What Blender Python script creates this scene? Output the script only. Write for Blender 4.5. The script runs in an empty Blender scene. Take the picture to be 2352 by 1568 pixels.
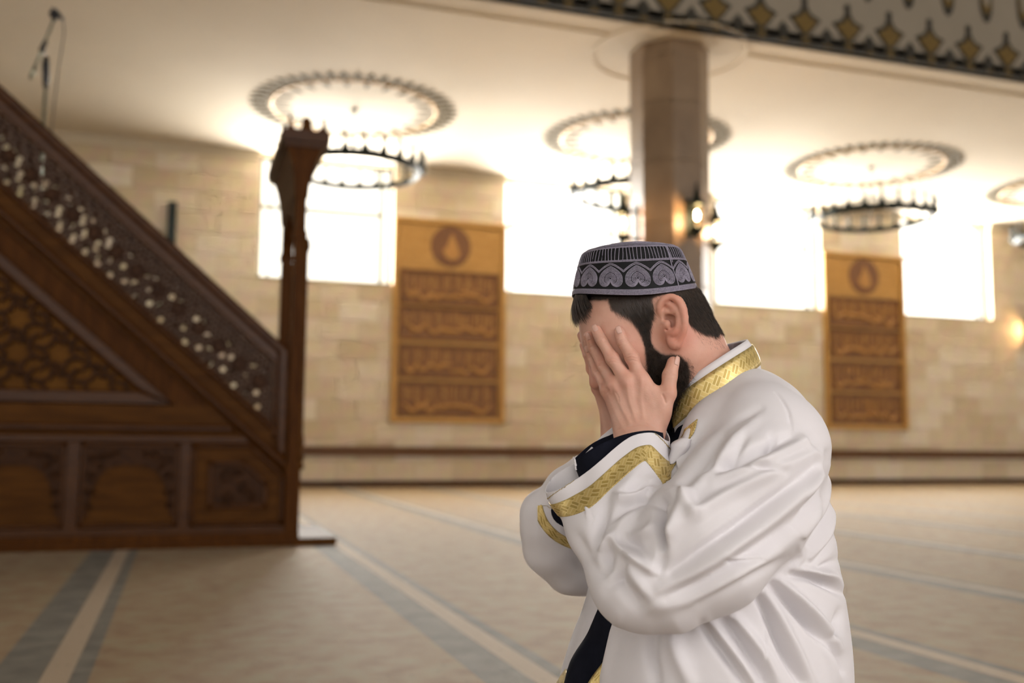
import bpy, bmesh, math, random
import numpy as np
from mathutils import Vector, Matrix

random.seed(7)
SC = bpy.context.scene
COL = SC.collection

# ------------------------------------------------------------------ camera
FPX, CX, CY = 2287.0, 1176.0, 784.0
PHI, ROLL, CAM_H = math.radians(18.3), 0.0086, 0.66
THETA = math.atan(235.0 / FPX)
FW = np.array([math.sin(PHI)*math.cos(THETA), math.cos(PHI)*math.cos(THETA), math.sin(THETA)])
R0 = np.array([math.cos(PHI), -math.sin(PHI), 0.0])
U0 = np.cross(R0, FW)
RR = R0*math.cos(ROLL) + U0*math.sin(ROLL)
UU = U0*math.cos(ROLL) - R0*math.sin(ROLL)
FH = np.array([math.sin(PHI), math.cos(PHI), 0.0])
D0 = 1.4755                      # distance of the kneeling man's median plane

cam = bpy.data.cameras.new('camera')
cam.sensor_width = 36.0
cam.lens = 36.0*FPX/2352.0
cam.clip_start, cam.clip_end = 0.05, 200
cam.dof.use_dof = True
cam.dof.focus_distance = 1.385
cam.dof.aperture_fstop = 2.8
cam_o = bpy.data.objects.new('camera', cam)
COL.objects.link(cam_o)
cam_o.matrix_world = Matrix(((RR[0], UU[0], -FW[0], 0), (RR[1], UU[1], -FW[1], 0),
                             (RR[2], UU[2], -FW[2], CAM_H), (0, 0, 0, 1)))
SC.camera = cam_o

# ------------------------------------------------------------------ world, daylight, exposure
W = bpy.data.worlds.new('world')
SC.world = W
W.use_nodes = True
bg = W.node_tree.nodes['Background']
bg.inputs['Color'].default_value = (1.0, 0.97, 0.935, 1)
bg.inputs['Strength'].default_value = 1.15
SC.view_settings.view_transform = 'Standard'
SC.view_settings.look = 'None'
SC.view_settings.exposure = 0.50
SC.view_settings.gamma = 1.0
SC.view_settings.use_curve_mapping = False
SC.cycles.use_denoising = True
SC.cycles.use_adaptive_sampling = True
SC.cycles.adaptive_threshold = 0.12
SC.cycles.adaptive_min_samples = 14
SC.cycles.max_bounces = 4
SC.cycles.diffuse_bounces = 2
SC.cycles.glossy_bounces = 2
SC.cycles.transmission_bounces = 4
SC.cycles.transparent_max_bounces = 6
SC.cycles.sample_clamp_indirect = 6.0
SC.cycles.caustics_reflective = False
SC.cycles.caustics_refractive = False

WALL_Y, CEIL_Z, FASC_Y = 15.0, 4.97, 8.85
WINDOWS = [(0.98, 3.0), (4.82, 6.95), (8.62, 10.77), (12.52, 14.58)]
WIN_Z = (3.08, 4.95)

def area(name, loc, rot, sx, sy, power, color, spread=180):
    l = bpy.data.lights.new(name, 'AREA')
    l.shape = 'RECTANGLE'
    l.size, l.size_y = sx, sy
    l.energy = power
    l.color = color
    l.spread = math.radians(spread)
    o = bpy.data.objects.new(name, l)
    o.location = loc
    o.rotation_euler = rot
    COL.objects.link(o)
    return o

for i, (a, b) in enumerate(WINDOWS):       # daylight behind each pane
    area('window_daylight', ((a+b)/2, WALL_Y+0.14, sum(WIN_Z)/2), (math.radians(-90), 0, 0),
         b-a-0.06, WIN_Z[1]-WIN_Z[0]-0.06, 235, (1.0, 0.965, 0.91), 165)
# added key light, unseen behind and right of the camera, to brighten the man
area('added_key_light', (2.6, -2.3, 2.3), (math.radians(66), 0, math.radians(30)), 2.4, 2.0, 34, (1.0, 0.955, 0.965))

# ------------------------------------------------------------------ materials
MATS = {}
def new_mat(name):
    m = bpy.data.materials.new(name)
    m.use_nodes = True
    MATS[name] = m
    nt = m.node_tree
    return m, nt, nt.nodes['Principled BSDF']

def N(nt, typ, **kw):
    n = nt.nodes.new(typ)
    for k, v in kw.items():
        if k.startswith('i_'):
            n.inputs[k[2:].replace('_', ' ')].default_value = v
        else:
            setattr(n, k, v)
    return n

def ramp(nt, stops, interp='LINEAR'):
    r = nt.nodes.new('ShaderNodeValToRGB')
    r.color_ramp.interpolation = interp
    e = r.color_ramp.elements
    while len(e) < len(stops):
        e.new(0.5)
    for k, (p, c) in enumerate(stops):
        e[k].position = p
        e[k].color = (*c, 1)
    return r

def srgb(r, g, b):
    f = lambda c: (c/255/12.92) if c/255 <= 0.04045 else ((c/255+0.055)/1.055)**2.4
    return (f(r), f(g), f(b))

def mat_noise(name, c1, c2, rough=0.6, scale=8, stretch=(1, 1, 1), bump=0.0, metallic=0.0, coat=0.0, detail=4, per_object=0.0, spec=0.5, sheen=0.0):
    m, nt, b = new_mat(name)
    tc = N(nt, 'ShaderNodeTexCoord')
    mp = N(nt, 'ShaderNodeMapping')
    mp.inputs['Scale'].default_value = stretch
    nt.links.new(tc.outputs['Object'], mp.inputs['Vector'])
    no = N(nt, 'ShaderNodeTexNoise')
    no.inputs['Scale'].default_value = scale
    no.inputs['Detail'].default_value = detail
    nt.links.new(mp.outputs['Vector'], no.inputs['Vector'])
    r = ramp(nt, [(0.3, c1), (0.7, c2)])
    nt.links.new(no.outputs['Fac'], r.inputs['Fac'])
    out = r.outputs['Color']
    if per_object:
        oi = N(nt, 'ShaderNodeObjectInfo')
        hs = N(nt, 'ShaderNodeHueSaturation')
        ma = N(nt, 'ShaderNodeMath', operation='MULTIPLY_ADD')
        ma.inputs[1].default_value = per_object
        ma.inputs[2].default_value = 1-per_object/2
        nt.links.new(oi.outputs['Random'], ma.inputs[0])
        nt.links.new(ma.outputs[0], hs.inputs['Value'])
        nt.links.new(out, hs.inputs['Color'])
        out = hs.outputs['Color']
    nt.links.new(out, b.inputs['Base Color'])
    b.inputs['Roughness'].default_value = rough
    b.inputs['Metallic'].default_value = metallic
    b.inputs['Specular IOR Level'].default_value = spec
    b.inputs['Coat Weight'].default_value = coat
    b.inputs['Coat Roughness'].default_value = 0.12
    b.inputs['Sheen Weight'].default_value = sheen
    if bump:
        bp = N(nt, 'ShaderNodeBump')
        bp.inputs['Strength'].default_value = bump
        bp.inputs['Distance'].default_value = 0.004
        nt.links.new(no.outputs['Fac'], bp.inputs['Height'])
        nt.links.new(bp.outputs['Normal'], b.inputs['Normal'])
    return m

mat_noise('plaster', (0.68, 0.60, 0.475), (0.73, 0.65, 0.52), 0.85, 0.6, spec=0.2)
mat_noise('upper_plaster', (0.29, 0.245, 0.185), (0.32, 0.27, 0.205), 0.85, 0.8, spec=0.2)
mat_noise('cornice_paint', (0.60, 0.50, 0.35), (0.64, 0.54, 0.38), 0.7, 2)
mat_noise('wood_dark', (0.046, 0.0145, 0.0022), (0.090, 0.031, 0.0055), 0.45, 6, (6, 6, 0.8), 0.15, coat=0.0, spec=0.05)
mat_noise('wood_rail', (0.044, 0.0140, 0.0024), (0.076, 0.0265, 0.0052), 0.30, 6, (0.9, 6, 6), 0.1, coat=0.0, spec=0.20)
mat_noise('wood_mid', (0.054, 0.019, 0.0030), (0.098, 0.037, 0.0062), 0.48, 5, (0.8, 6, 6), 0.12, coat=0.0, spec=0.06)
mat_noise('wood_field', (0.10, 0.039, 0.0055), (0.155, 0.063, 0.0095), 0.5, 8, spec=0.06)
mat_noise('wood_wall_rail', (0.115, 0.048, 0.012), (0.165, 0.070, 0.018), 0.45, 5, (0.8, 6, 6), spec=0.3)
mat_noise('wood_carved', (0.026, 0.009, 0.0022), (0.058, 0.021, 0.0055), 0.40, 30, (1, 1, 1), 0.5, coat=0.0, spec=0.10)
mat_noise('wood_bead', (0.10, 0.060, 0.042), (0.17, 0.105, 0.075), 0.22, 20, (1, 1, 1), 0.1, coat=0.5)
mat_noise('wood_honey', (0.44, 0.225, 0.045), (0.56, 0.305, 0.075), 0.5, 5, (1, 5, 5), 0.1)
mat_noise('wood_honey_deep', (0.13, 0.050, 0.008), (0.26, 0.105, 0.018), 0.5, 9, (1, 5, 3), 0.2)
mat_noise('wood_relief', (0.40, 0.19, 0.040), (0.47, 0.225, 0.05), 0.5, 9)
mat_noise('wood_medallion', (0.150, 0.055, 0.012), (0.19, 0.075, 0.018), 0.5, 9)
mat_noise('black_metal', (0.012, 0.018, 0.014), (0.022, 0.030, 0.024), 0.4, 10, metallic=0.6)
mat_noise('black_plastic', (0.010, 0.010, 0.010), (0.018, 0.018, 0.018), 0.5, 10)
mat_noise('steel', (0.28, 0.30, 0.22), (0.34, 0.36, 0.27), 0.35, 10, metallic=0.8)
mat_noise('gold_paint', (0.42, 0.225, 0.045), (0.52, 0.30, 0.07), 0.5, 14, metallic=0.2)
mat_noise('gold_dim', (0.12, 0.070, 0.008), (0.17, 0.10, 0.013), 0.6, 14)
mat_noise('ornament_black', (0.022, 0.018, 0.010), (0.035, 0.028, 0.015), 0.7, 14)
mat_noise('medallion_paint', (0.12, 0.10, 0.06), (0.19, 0.155, 0.09), 0.8, 14, spec=0.2)
mat_noise('window_frame', (0.22, 0.24, 0.19), (0.28, 0.30, 0.24), 0.5, 10)
mat_noise('marble_column', (0.185, 0.115, 0.062), (0.295, 0.195, 0.112), 0.35, 3.0, (1, 1, 0.6), detail=6, per_object=0.18)
mat_noise('marble_edge', (0.50, 0.40, 0.20), (0.58, 0.47, 0.26), 0.45, 3.0)
mat_noise('lamp_shade_bulb', (0.9, 0.8, 0.6), (0.9, 0.8, 0.6), 0.4, 3.0)

def make_stone():
    m, nt, b = new_mat('limestone')
    oi = N(nt, 'ShaderNodeObjectInfo')
    ge = N(nt, 'ShaderNodeNewGeometry')
    ad = N(nt, 'ShaderNodeMath', operation='ADD')
    nt.links.new(oi.outputs['Random'], ad.inputs[0])
    nt.links.new(ge.outputs['Random Per Island'], ad.inputs[1])
    fr = N(nt, 'ShaderNodeMath', operation='FRACT')
    nt.links.new(ad.outputs[0], fr.inputs[0])
    r = ramp(nt, [(0.0, (0.57, 0.44, 0.265)), (0.35, (0.655, 0.525, 0.34)), (0.7, (0.70, 0.575, 0.39)), (1.0, (0.745, 0.64, 0.475))])
    nt.links.new(fr.outputs[0], r.inputs['Fac'])
    tc = N(nt, 'ShaderNodeTexCoord')
    no = N(nt, 'ShaderNodeTexNoise')
    no.inputs['Scale'].default_value = 5
    no.inputs['Detail'].default_value = 6
    nt.links.new(tc.outputs['Object'], no.inputs['Vector'])
    mx = N(nt, 'ShaderNodeMix', data_type='RGBA', blend_type='OVERLAY')
    mx.inputs[0].default_value = 0.25
    nt.links.new(r.outputs['Color'], mx.inputs[6])
    nt.links.new(no.outputs['Color'], mx.inputs[7])
    hs = N(nt, 'ShaderNodeHueSaturation')
    hs.inputs['Saturation'].default_value = 0.95
    nt.links.new(mx.outputs[2], hs.inputs['Color'])
    nt.links.new(hs.outputs['Color'], b.inputs['Base Color'])
    b.inputs['Roughness'].default_value = 0.6
make_stone()
mat_noise('mortar', (0.42, 0.31, 0.18), (0.46, 0.34, 0.20), 0.9, 10)

def make_carpet():
    m, nt, b = new_mat('carpet')
    tc = N(nt, 'ShaderNodeTexCoord')
    sep = N(nt, 'ShaderNodeSeparateXYZ')
    nt.links.new(tc.outputs['Object'], sep.inputs[0])
    # distance along one prayer row, 0..period
    a = N(nt, 'ShaderNodeMath', operation='ADD'); a.inputs[1].default_value = 0.48+1.31*20
    nt.links.new(sep.outputs['X'], a.inputs[0])
    md = N(nt, 'ShaderNodeMath', operation='MODULO'); md.inputs[1].default_value = 1.31
    nt.links.new(a.outputs[0], md.inputs[0])
    dv = N(nt, 'ShaderNodeMath', operation='DIVIDE'); dv.inputs[1].default_value = 1.31
    nt.links.new(md.outputs[0], dv.inputs[0])
    nz = N(nt, 'ShaderNodeTexNoise'); nz.inputs['Scale'].default_value = 9; nz.inputs['Detail'].default_value = 5
    nt.links.new(tc.outputs['Object'], nz.inputs['Vector'])
    field = ramp(nt, [(0.32, (0.245, 0.142, 0.062)), (0.5, (0.300, 0.200, 0.098)), (0.68, (0.305, 0.240, 0.125))])
    nt.links.new(nz.outputs['Fac'], field.inputs['Fac'])
    grey = ramp(nt, [(0.35, (0.125, 0.105, 0.075)), (0.65, (0.190, 0.168, 0.125))])
    nt.links.new(nz.outputs['Fac'], grey.inputs['Fac'])
    p = 1/1.31
    r1 = ramp(nt, [(0.0, (1, 1, 1)), (0.265*p, (0, 0, 0))], 'CONSTANT')     # border zone
    r2 = ramp(nt, [(0.0, (0, 0, 0)), (0.137*p, (1, 1, 1)), (0.212*p, (0, 0, 0))], 'CONSTANT')   # beige line
    nt.links.new(dv.outputs[0], r1.inputs['Fac'])
    nt.links.new(dv.outputs[0], r2.inputs['Fac'])
    m1 = N(nt, 'ShaderNodeMix', data_type='RGBA')
    nt.links.new(r1.outputs['Color'], m1.inputs[0])
    nt.links.new(field.outputs['Color'], m1.inputs[6]); nt.links.new(grey.outputs['Color'], m1.inputs[7])
    m2 = N(nt, 'ShaderNodeMix', data_type='RGBA')
    nt.links.new(r2.outputs['Color'], m2.inputs[0])
    nt.links.new(m1.outputs[2], m2.inputs[6]); m2.inputs[7].default_value = (0.42, 0.315, 0.205, 1)
    # small woven flecks
    vo = N(nt, 'ShaderNodeTexVoronoi'); vo.inputs['Scale'].default_value = 16
    nt.links.new(tc.outputs['Object'], vo.inputs['Vector'])
    fl = ramp(nt, [(0.10, (1, 1, 1)), (0.16, (0, 0, 0))])
    nt.links.new(vo.outputs['Distance'], fl.inputs['Fac'])
    m3 = N(nt, 'ShaderNodeMix', data_type='RGBA', blend_type='MULTIPLY')
    fm = N(nt, 'ShaderNodeMath', operation='MULTIPLY'); fm.inputs[1].default_value = 0.45
    nt.links.new(fl.outputs['Color'], fm.inputs[0]); nt.links.new(fm.outputs[0], m3.inputs[0])
    nt.links.new(m2.outputs[2], m3.inputs[6]); m3.inputs[7].default_value = (0.5, 0.55, 0.55, 1)
    nt.links.new(m3.outputs[2], b.inputs['Base Color'])
    b.inputs['Roughness'].default_value = 0.66
    b.inputs['Specular IOR Level'].default_value = 0.3
    b.inputs['Sheen Weight'].default_value = 0.04
    b.inputs['Sheen Roughness'].default_value = 0.4
    fine = N(nt, 'ShaderNodeTexNoise'); fine.inputs['Scale'].default_value = 260
    nt.links.new(tc.outputs['Object'], fine.inputs['Vector'])
    bp = N(nt, 'ShaderNodeBump'); bp.inputs['Strength'].default_value = 0.5; bp.inputs['Distance'].default_value = 0.004
    nt.links.new(fine.outputs['Fac'], bp.inputs['Height']); nt.links.new(bp.outputs['Normal'], b.inputs['Normal'])
make_carpet()

def make_pane(name, strength):
    m, nt, b = new_mat(name)          # frosted pane glowing with daylight
    b.inputs['Base Color'].default_value = (0.8, 0.82, 0.8, 1)
    b.inputs['Roughness'].default_value = 0.3
    tc = N(nt, 'ShaderNodeTexCoord')
    no = N(nt, 'ShaderNodeTexNoise'); no.inputs['Scale'].default_value = 0.9
    nt.links.new(tc.outputs['Object'], no.inputs['Vector'])
    r = ramp(nt, [(0.3, (0.93, 0.96, 0.90)), (0.7, (1.0, 1.0, 1.0))])
    nt.links.new(no.outputs['Fac'], r.inputs['Fac'])
    nt.links.new(r.outputs['Color'], b.inputs['Emission Color'])
    b.inputs['Emission Strength'].default_value = strength
make_pane('window_glass', 1.55)
make_pane('window_glass_dim', 0.86)  # same frosted pane with a weaker glow, for dimmer daylight outside

def make_emit(name, color, strength):
    m, nt, b = new_mat(name)
    b.inputs['Base Color'].default_value = (*color, 1)
    b.inputs['Emission Color'].default_value = (*color, 1)
    b.inputs['Emission Strength'].default_value = strength
make_emit('lit_bulb', (1.0, 0.74, 0.44), 40.0)

# ------------------------------------------------------------------ mesh helpers
class MB:
    """collects shapes; build() links them as one mesh object"""
    def __init__(s): s.v, s.f = [], []
    def add(s, vs, fs):
        o = len(s.v)
        s.v += [tuple(map(float, p)) for p in vs]
        s.f += [tuple(i+o for i in f) for f in fs]
        return s
    def box(s, x0, x1, y0, y1, z0, z1):
        vs = [(x, y, z) for x in (x0, x1) for y in (y0, y1) for z in (z0, z1)]
        return s.add(vs, [(0, 1, 3, 2), (4, 6, 7, 5), (0, 4, 5, 1), (2, 3, 7, 6), (0, 2, 6, 4), (1, 5, 7, 3)])
    def slab(s, poly, y0, y1, inset=0.0, flip=False):
        """polygon in X-Z, front face at y0 (towards the camera), back at y1; optional bevelled front edge"""
        n = len(poly)
        area2 = sum(poly[i][0]*poly[(i+1) % n][1]-poly[(i+1) % n][0]*poly[i][1] for i in range(n))
        if area2 < 0: poly = poly[::-1]
        rings = []
        if inset:
            rings.append([(p[0], y0, p[1]) for p in inset_poly(poly, inset)])
            rings.append([(p[0], y0+inset*(1 if y1 > y0 else -1), p[1]) for p in poly])
        else:
            rings.append([(p[0], y0, p[1]) for p in poly])
        rings.append([(p[0], y1, p[1]) for p in poly])
        vs = [p for r in rings for p in r]
        fs = [tuple(range(n))]
        for k in range(len(rings)-1):
            for i in range(n):
                j = (i+1) % n
                fs.append((k*n+i, (k+1)*n+i, (k+1)*n+j, k*n+j))
        fs.append(tuple(range((len(rings)-1)*n, len(rings)*n))[::-1])
        return s.add(vs, fs)
    def frame(s, outer, inner, y0, y1, bevel=0.0):
        """mitred frame between two polygons with the same corner count, X-Z plane"""
        n = len(outer)
        for i in range(n):
            j = (i+1) % n
            a, b_, c, d = outer[i], outer[j], inner[j], inner[i]
            s.slab([a, b_, c, d], y0, y1, bevel)
        return s
    def tube(s, path, r, sides=8, closed=False, cap=True):
        P = [np.array(p, float) for p in path]
        n = len(P)
        rs = r if hasattr(r, '__len__') else [r]*n
        vs, fs = [], []
        up = np.array([0.13, 0.21, 0.97])
        for i in range(n):
            t = (P[(i+1) % n]-P[i-1]) if closed else (P[min(i+1, n-1)]-P[max(i-1, 0)])
            t = t/(np.linalg.norm(t)+1e-12)
            a = np.cross(t, up); a /= (np.linalg.norm(a)+1e-9)
            b_ = np.cross(t, a)
            up = np.cross(a, t) if False else up
            for k in range(sides):
                w = 2*math.pi*k/sides
                vs.append(P[i]+rs[i]*(a*math.cos(w)+b_*math.sin(w)))
        m = n if closed else n-1
        for i in range(m):
            for k in range(sides):
                i2, k2 = (i+1) % n, (k+1) % sides
                fs.append((i*sides+k, i*sides+k2, i2*sides+k2, i2*sides+k))
        if not closed and cap:
            fs.append(tuple(range(sides))[::-1]); fs.append(tuple(range((n-1)*sides, n*sides)))
        return s.add(vs, fs)
    def lathe(s, prof, seg=16, c=(0, 0, 0)):
        vs, fs = [], []
        for r, z in prof:
            for k in range(seg):
                w = 2*math.pi*k/seg
                vs.append((c[0]+r*math.cos(w), c[1]+r*math.sin(w), c[2]+z))
        for i in range(len(prof)-1):
            for k in range(seg):
                k2 = (k+1) % seg
                fs.append((i*seg+k, i*seg+k2, (i+1)*seg+k2, (i+1)*seg+k))
        fs.append(tuple(range(seg))[::-1]); fs.append(tuple(range((len(prof)-1)*seg, len(prof)*seg)))
        return s.add(vs, fs)
    def mesh(s, name):
        me = bpy.data.meshes.new(name)
        me.from_pydata(s.v, [], s.f)
        me.update()
        return me
    def build(s, name, mat, parent=None, smooth=False, **props):
        me = s.mesh(name)
        me.materials.append(MATS[mat])
        if smooth: me.shade_smooth()
        return link(name, me, parent, **props)

def inset_poly(poly, d):
    n = len(poly); out = []
    for i in range(n):
        p0, p1, p2 = (np.array(poly[i-1], float), np.array(poly[i], float), np.array(poly[(i+1) % n], float))
        e1 = p1-p0; e1 /= np.linalg.norm(e1); e2 = p2-p1; e2 /= np.linalg.norm(e2)
        n1, n2 = np.array([-e1[1], e1[0]]), np.array([-e2[1], e2[0]])
        q = n1+n2; q /= max(np.dot(q, n1), 0.25)
        out.append(tuple(p1+q*d))
    return out

def link(name, data, parent=None, loc=None, rot=None, **props):
    o = bpy.data.objects.new(name, data)
    COL.objects.link(o)
    if parent is not None: o.parent = parent
    if loc is not None: o.location = loc
    if rot is not None: o.rotation_euler = rot
    for k, v in props.items(): o[k] = v
    return o

def empty(name, loc=(0, 0, 0), rot=None, **props):
    o = link(name, None, None, loc, rot, **props)
    o.empty_display_size = 0.1
    return o

def child(parent, name, mb, mat, smooth=False, **props):
    """part given in world coordinates under an Empty that may sit elsewhere (translation only)"""
    L = parent.location if parent.parent is None else parent.location+parent.parent.location
    mb.v = [(p[0]-L[0], p[1]-L[1], p[2]-L[2]) for p in mb.v]
    return mb.build(name, mat, parent, smooth, **props)

# ------------------------------------------------------------------ the hall
XL, XR = -11.0, 24.0
MB().box(XL, XR, -7, WALL_Y+0.35, -0.1, 0.0).build('floor', 'carpet', kind='structure', label='tan prayer carpet with grey and beige row stripes')
# back wall backing with window holes
bk = MB()
xs = [XL]+[v for w in WINDOWS for v in w]+[XR]
bk.box(XL, XR, WALL_Y+0.02, WALL_Y+0.3, 0, WIN_Z[0])
bk.box(XL, XR, WALL_Y+0.02, WALL_Y+0.3, WIN_Z[1], CEIL_Z)
for k in range(0, len(xs), 2): bk.box(xs[k], xs[k+1], WALL_Y+0.02, WALL_Y+0.3, WIN_Z[0], WIN_Z[1])
wall = bk.build('wall_back', 'mortar', kind='structure', label='beige limestone block wall with high windows')

# limestone blocks
BW, BH = 0.6, 0.3
proto = {}
def block_mesh(w, h):
    key = (round(w, 3), round(h, 3))
    if key not in proto:
        mb = MB(); g, c = 0.0025, 0.004
        x0, x1, z0, z1 = -w/2+g, w/2-g, -h/2+g, h/2-g
        mb.slab([(x0, z0), (x1, z0), (x1, z1), (x0, z1)], -0.02, 0.03, c)
        me = mb.mesh('stone_block'); me.materials.append(MATS['limestone'])
        proto[key] = me
    return proto[key]
rows = []
z = 0.09
courses = []
while z < CEIL_Z-0.01:
    z1 = min(z+BH, CEIL_Z)
    if z < WIN_Z[0] < z1: z1 = WIN_Z[0]
    courses.append((z, z1)); z = z1
blocks = []
for ri, (z0, z1) in enumerate(courses):
    x = XL+(BW/2 if ri % 2 else 0)
    segs = []
    xe = XL
    cuts = []
    if z0 >= WIN_Z[0]-1e-6: cuts = WINDOWS
    spans = []
    cur = XL
    for a, b in cuts: spans.append((cur, a)); cur = b
    spans.append((cur, XR))
    for a, b in spans:
        k = math.floor((a-x)/BW)
        edges = [a]
        e = x+(k+1)*BW
        while e < b-0.12:
            if e > a+0.12: edges.append(e)
            e += BW
        edges.append(b)
        for p, q in zip(edges[:-1], edges[1:]): blocks.append((p, q, z0, z1))
PANELS = [(3.0, 4.83), (10.78, 12.53)]
def seen(bk_):
    p, q, z0, z1 = bk_
    if q < -1.6 or p > 15.6: return False
    for a, b in PANELS:
        if p >= a-0.05 and q <= b+0.05 and z0 > 0.95 and z1 < 4.2: return False
    if 7.05 < (p+q)/2 < 8.6: return False            # behind the column
    if q < -0.2 and z1 < 3.3: return False           # behind the pulpit
    if 5.9 < (p+q)/2 < 10.6 and z1 < 2.4: return False   # behind the man
    if z1 < 0.5 and p > 0 : return True
    return True
vis = [b_ for b_ in blocks if seen(b_)]
random.Random(3).shuffle(vis)
vis = sorted(vis, key=lambda b_: (b_[1]-b_[0])*(b_[3]-b_[2])*(1.5 if b_[0] > 0 else 1), reverse=True)
main = set(vis[:300])
rest = MB()
rb = random.Random(5)
for b_ in blocks:
    p, q, z0, z1 = b_
    yy = WALL_Y-rb.uniform(0, 0.005)
    if b_ in main:
        link('stone_block', block_mesh(q-p, z1-z0), wall, ((p+q)/2, yy, (z0+z1)/2))
    else:
        me = block_mesh(q-p, z1-z0)
        rest.add([(v.co.x+(p+q)/2, v.co.y+yy, v.co.z+(z0+z1)/2) for v in me.vertices], [tuple(f.vertices) for f in me.polygons])
rest.build('stone_blocks', 'limestone', wall, kind='stuff')

# ceiling slab of the side aisle, its cornice, the fascia and the raised centre
MB().box(XL, XR, FASC_Y, WALL_Y+0.3, CEIL_Z, CEIL_Z+0.12).build('ceiling', 'plaster', kind='structure', label='low cream plaster ceiling over the side aisle')
xs2 = [XL]+[v for w in WINDOWS for v in w]+[XR]
for k in range(0, len(xs2), 2):
    mb = MB()
    a, b = xs2[k], xs2[k+1]
    mb.box(a, b, WALL_Y-0.05, WALL_Y-0.015, CEIL_Z-0.13, CEIL_Z-0.002).box(a, b, WALL_Y-0.09, WALL_Y-0.015, CEIL_Z-0.05, CEIL_Z-0.002)
    mb.build('trim_%d' % (k//2+3), 'cornice_paint', kind='structure', label='narrow cream cornice where wall meets ceiling')
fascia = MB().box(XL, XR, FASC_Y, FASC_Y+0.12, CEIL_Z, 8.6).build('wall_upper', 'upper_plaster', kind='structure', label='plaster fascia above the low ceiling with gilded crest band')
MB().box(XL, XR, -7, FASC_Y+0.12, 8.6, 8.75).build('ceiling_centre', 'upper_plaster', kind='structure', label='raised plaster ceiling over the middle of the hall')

# end walls of the hall, pierced by tall windows (outside the picture)
for nm, x0, x1 in (('wall_left', XL-0.3, XL), ('wall_right', XR, XR+0.3)):
    ew = MB()
    ew.box(x0, x1, -7, WALL_Y+0.3, 0.0, 0.5).box(x0, x1, -7, WALL_Y+0.3, 4.5, 8.75)
    for k in range(7): ew.box(x0, x1, -7+3.6*k, -7+3.6*k+0.8, 0.5, 4.5)
    ew.build(nm, 'plaster', kind='structure', label='plain plaster end wall with tall openings')
# crest of painted palmettes along the fascia
def mirror(half): return half+[(-x, z) for x, z in half[::-1] if abs(x) > 1e-6]
PAL = mirror([(0.0, 0.0), (0.075, 0.035), (0.05, 0.085), (0.115, 0.15), (0.150, 0.205), (0.205, 0.255), (0.150, 0.285), (0.085, 0.305), (0.060, 0.345), (0.038, 0.375), (0.030, 0.44), (0.04, 0.47), (0.0, 0.505)])
SMALL = mirror([(0.0, 0.0), (0.06, 0.02), (0.05, 0.07), (0.07, 0.11), (0.03, 0.15), (0.0, 0.195)])
LOOP = mirror([(0.0, 0.0), (0.05, 0.04), (0.085, 0.15), (0.10, 0.40), (0.20, 0.55), (0.13, 0.66), (0.0, 0.72)])
def flat(poly, y, th):
    mb = MB(); mb.slab(poly, y, y+th); return mb
def scale_poly(p, s, cz, dz=0): return [(x*s, (z_-cz)*s+cz+dz) for x, z_ in p]
def share(mb, name, mat):
    me = mb.mesh(name); me.materials.append(MATS[mat]); return me
me_pal = share(flat(PAL, -0.012, 0.012), 'palmette', 'ornament_black')
gold_ps = MB()
gold_ps.slab(scale_poly(mirror([(0.0, 0.06), (0.03, 0.09), (0.10, 0.165), (0.135, 0.205), (0.165, 0.245), (0.10, 0.262), (0.05, 0.295), (0.0, 0.36)]), 0.92, 0.2), -0.018, -0.010)
gold_ps.slab([(-0.05, 0.015), (0.05, 0.015), (0.04, 0.05), (-0.04, 0.05)], -0.018, -0.010)
me_palg = share(gold_ps, 'gilding', 'gold_dim')
me_small = share(flat(SMALL, -0.012, 0.012), 'small_palmette', 'ornament_black')
lp = MB()
lp.slab(LOOP, -0.008, 0.0)
me_loop = share(lp, 'hanging_loop', 'ornament_black')
lg = MB(); lg.slab(scale_poly(LOOP, 0.72, 0.36), -0.014, -0.006); me_loopg = share(lg, 'gilding', 'gold_dim')
li = MB(); li.slab(scale_poly(LOOP, 0.48, 0.36), -0.020, -0.012); me_loopi = share(li, 'plaster_field', 'upper_plaster')
px0 = 4.58-0.55*6
for k in range(16):
    x = px0+0.55*k
    o = link('palmette', me_pal, fascia, (x, FASC_Y, CEIL_Z+0.035))
    link('gilding', me_palg, o)
    link('small_palmette', me_small, fascia, (x+0.275, FASC_Y, CEIL_Z+0.035))
    if 4.5 < x < 10.5:
        o = link('hanging_loop', me_loop, fascia, (x+0.275, FASC_Y, CEIL_Z+0.60))
        link('gilding', me_loopg, o); link('plaster_field', me_loopi, o)
band = MB().box(XL, XR, FASC_Y-0.02, FASC_Y, CEIL_Z-0.015, CEIL_Z+0.04)
band.build('border_band', 'ornament_black', fascia)
gd = MB()
for k in range(32):
    x = px0+0.275*k
    gd.slab([(x-0.07, CEIL_Z+0.002), (x, CEIL_Z-0.008), (x+0.07, CEIL_Z+0.002), (x, CEIL_Z+0.03)], FASC_Y-0.026, FASC_Y-0.018)
gd.build('band_gilding', 'gold_dim', fascia, kind='stuff')

# wall rail and skirting
rl = MB()
rl.box(XL, XR, WALL_Y-0.07, WALL_Y-0.015, 0.46, 0.60).box(XL, XR, WALL_Y-0.10, WALL_Y-0.015, 0.575, 0.605)
rl.build('trim_1', 'wood_wall_rail', kind='structure', label='dark brown wooden rail along the stone wall')
MB().box(XL, XR, WALL_Y-0.06, WALL_Y-0.015, 0.0, 0.09).build('baseboard_back', 'wood_rail', kind='structure', label='dark wooden skirting at the foot of the stone wall')

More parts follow.
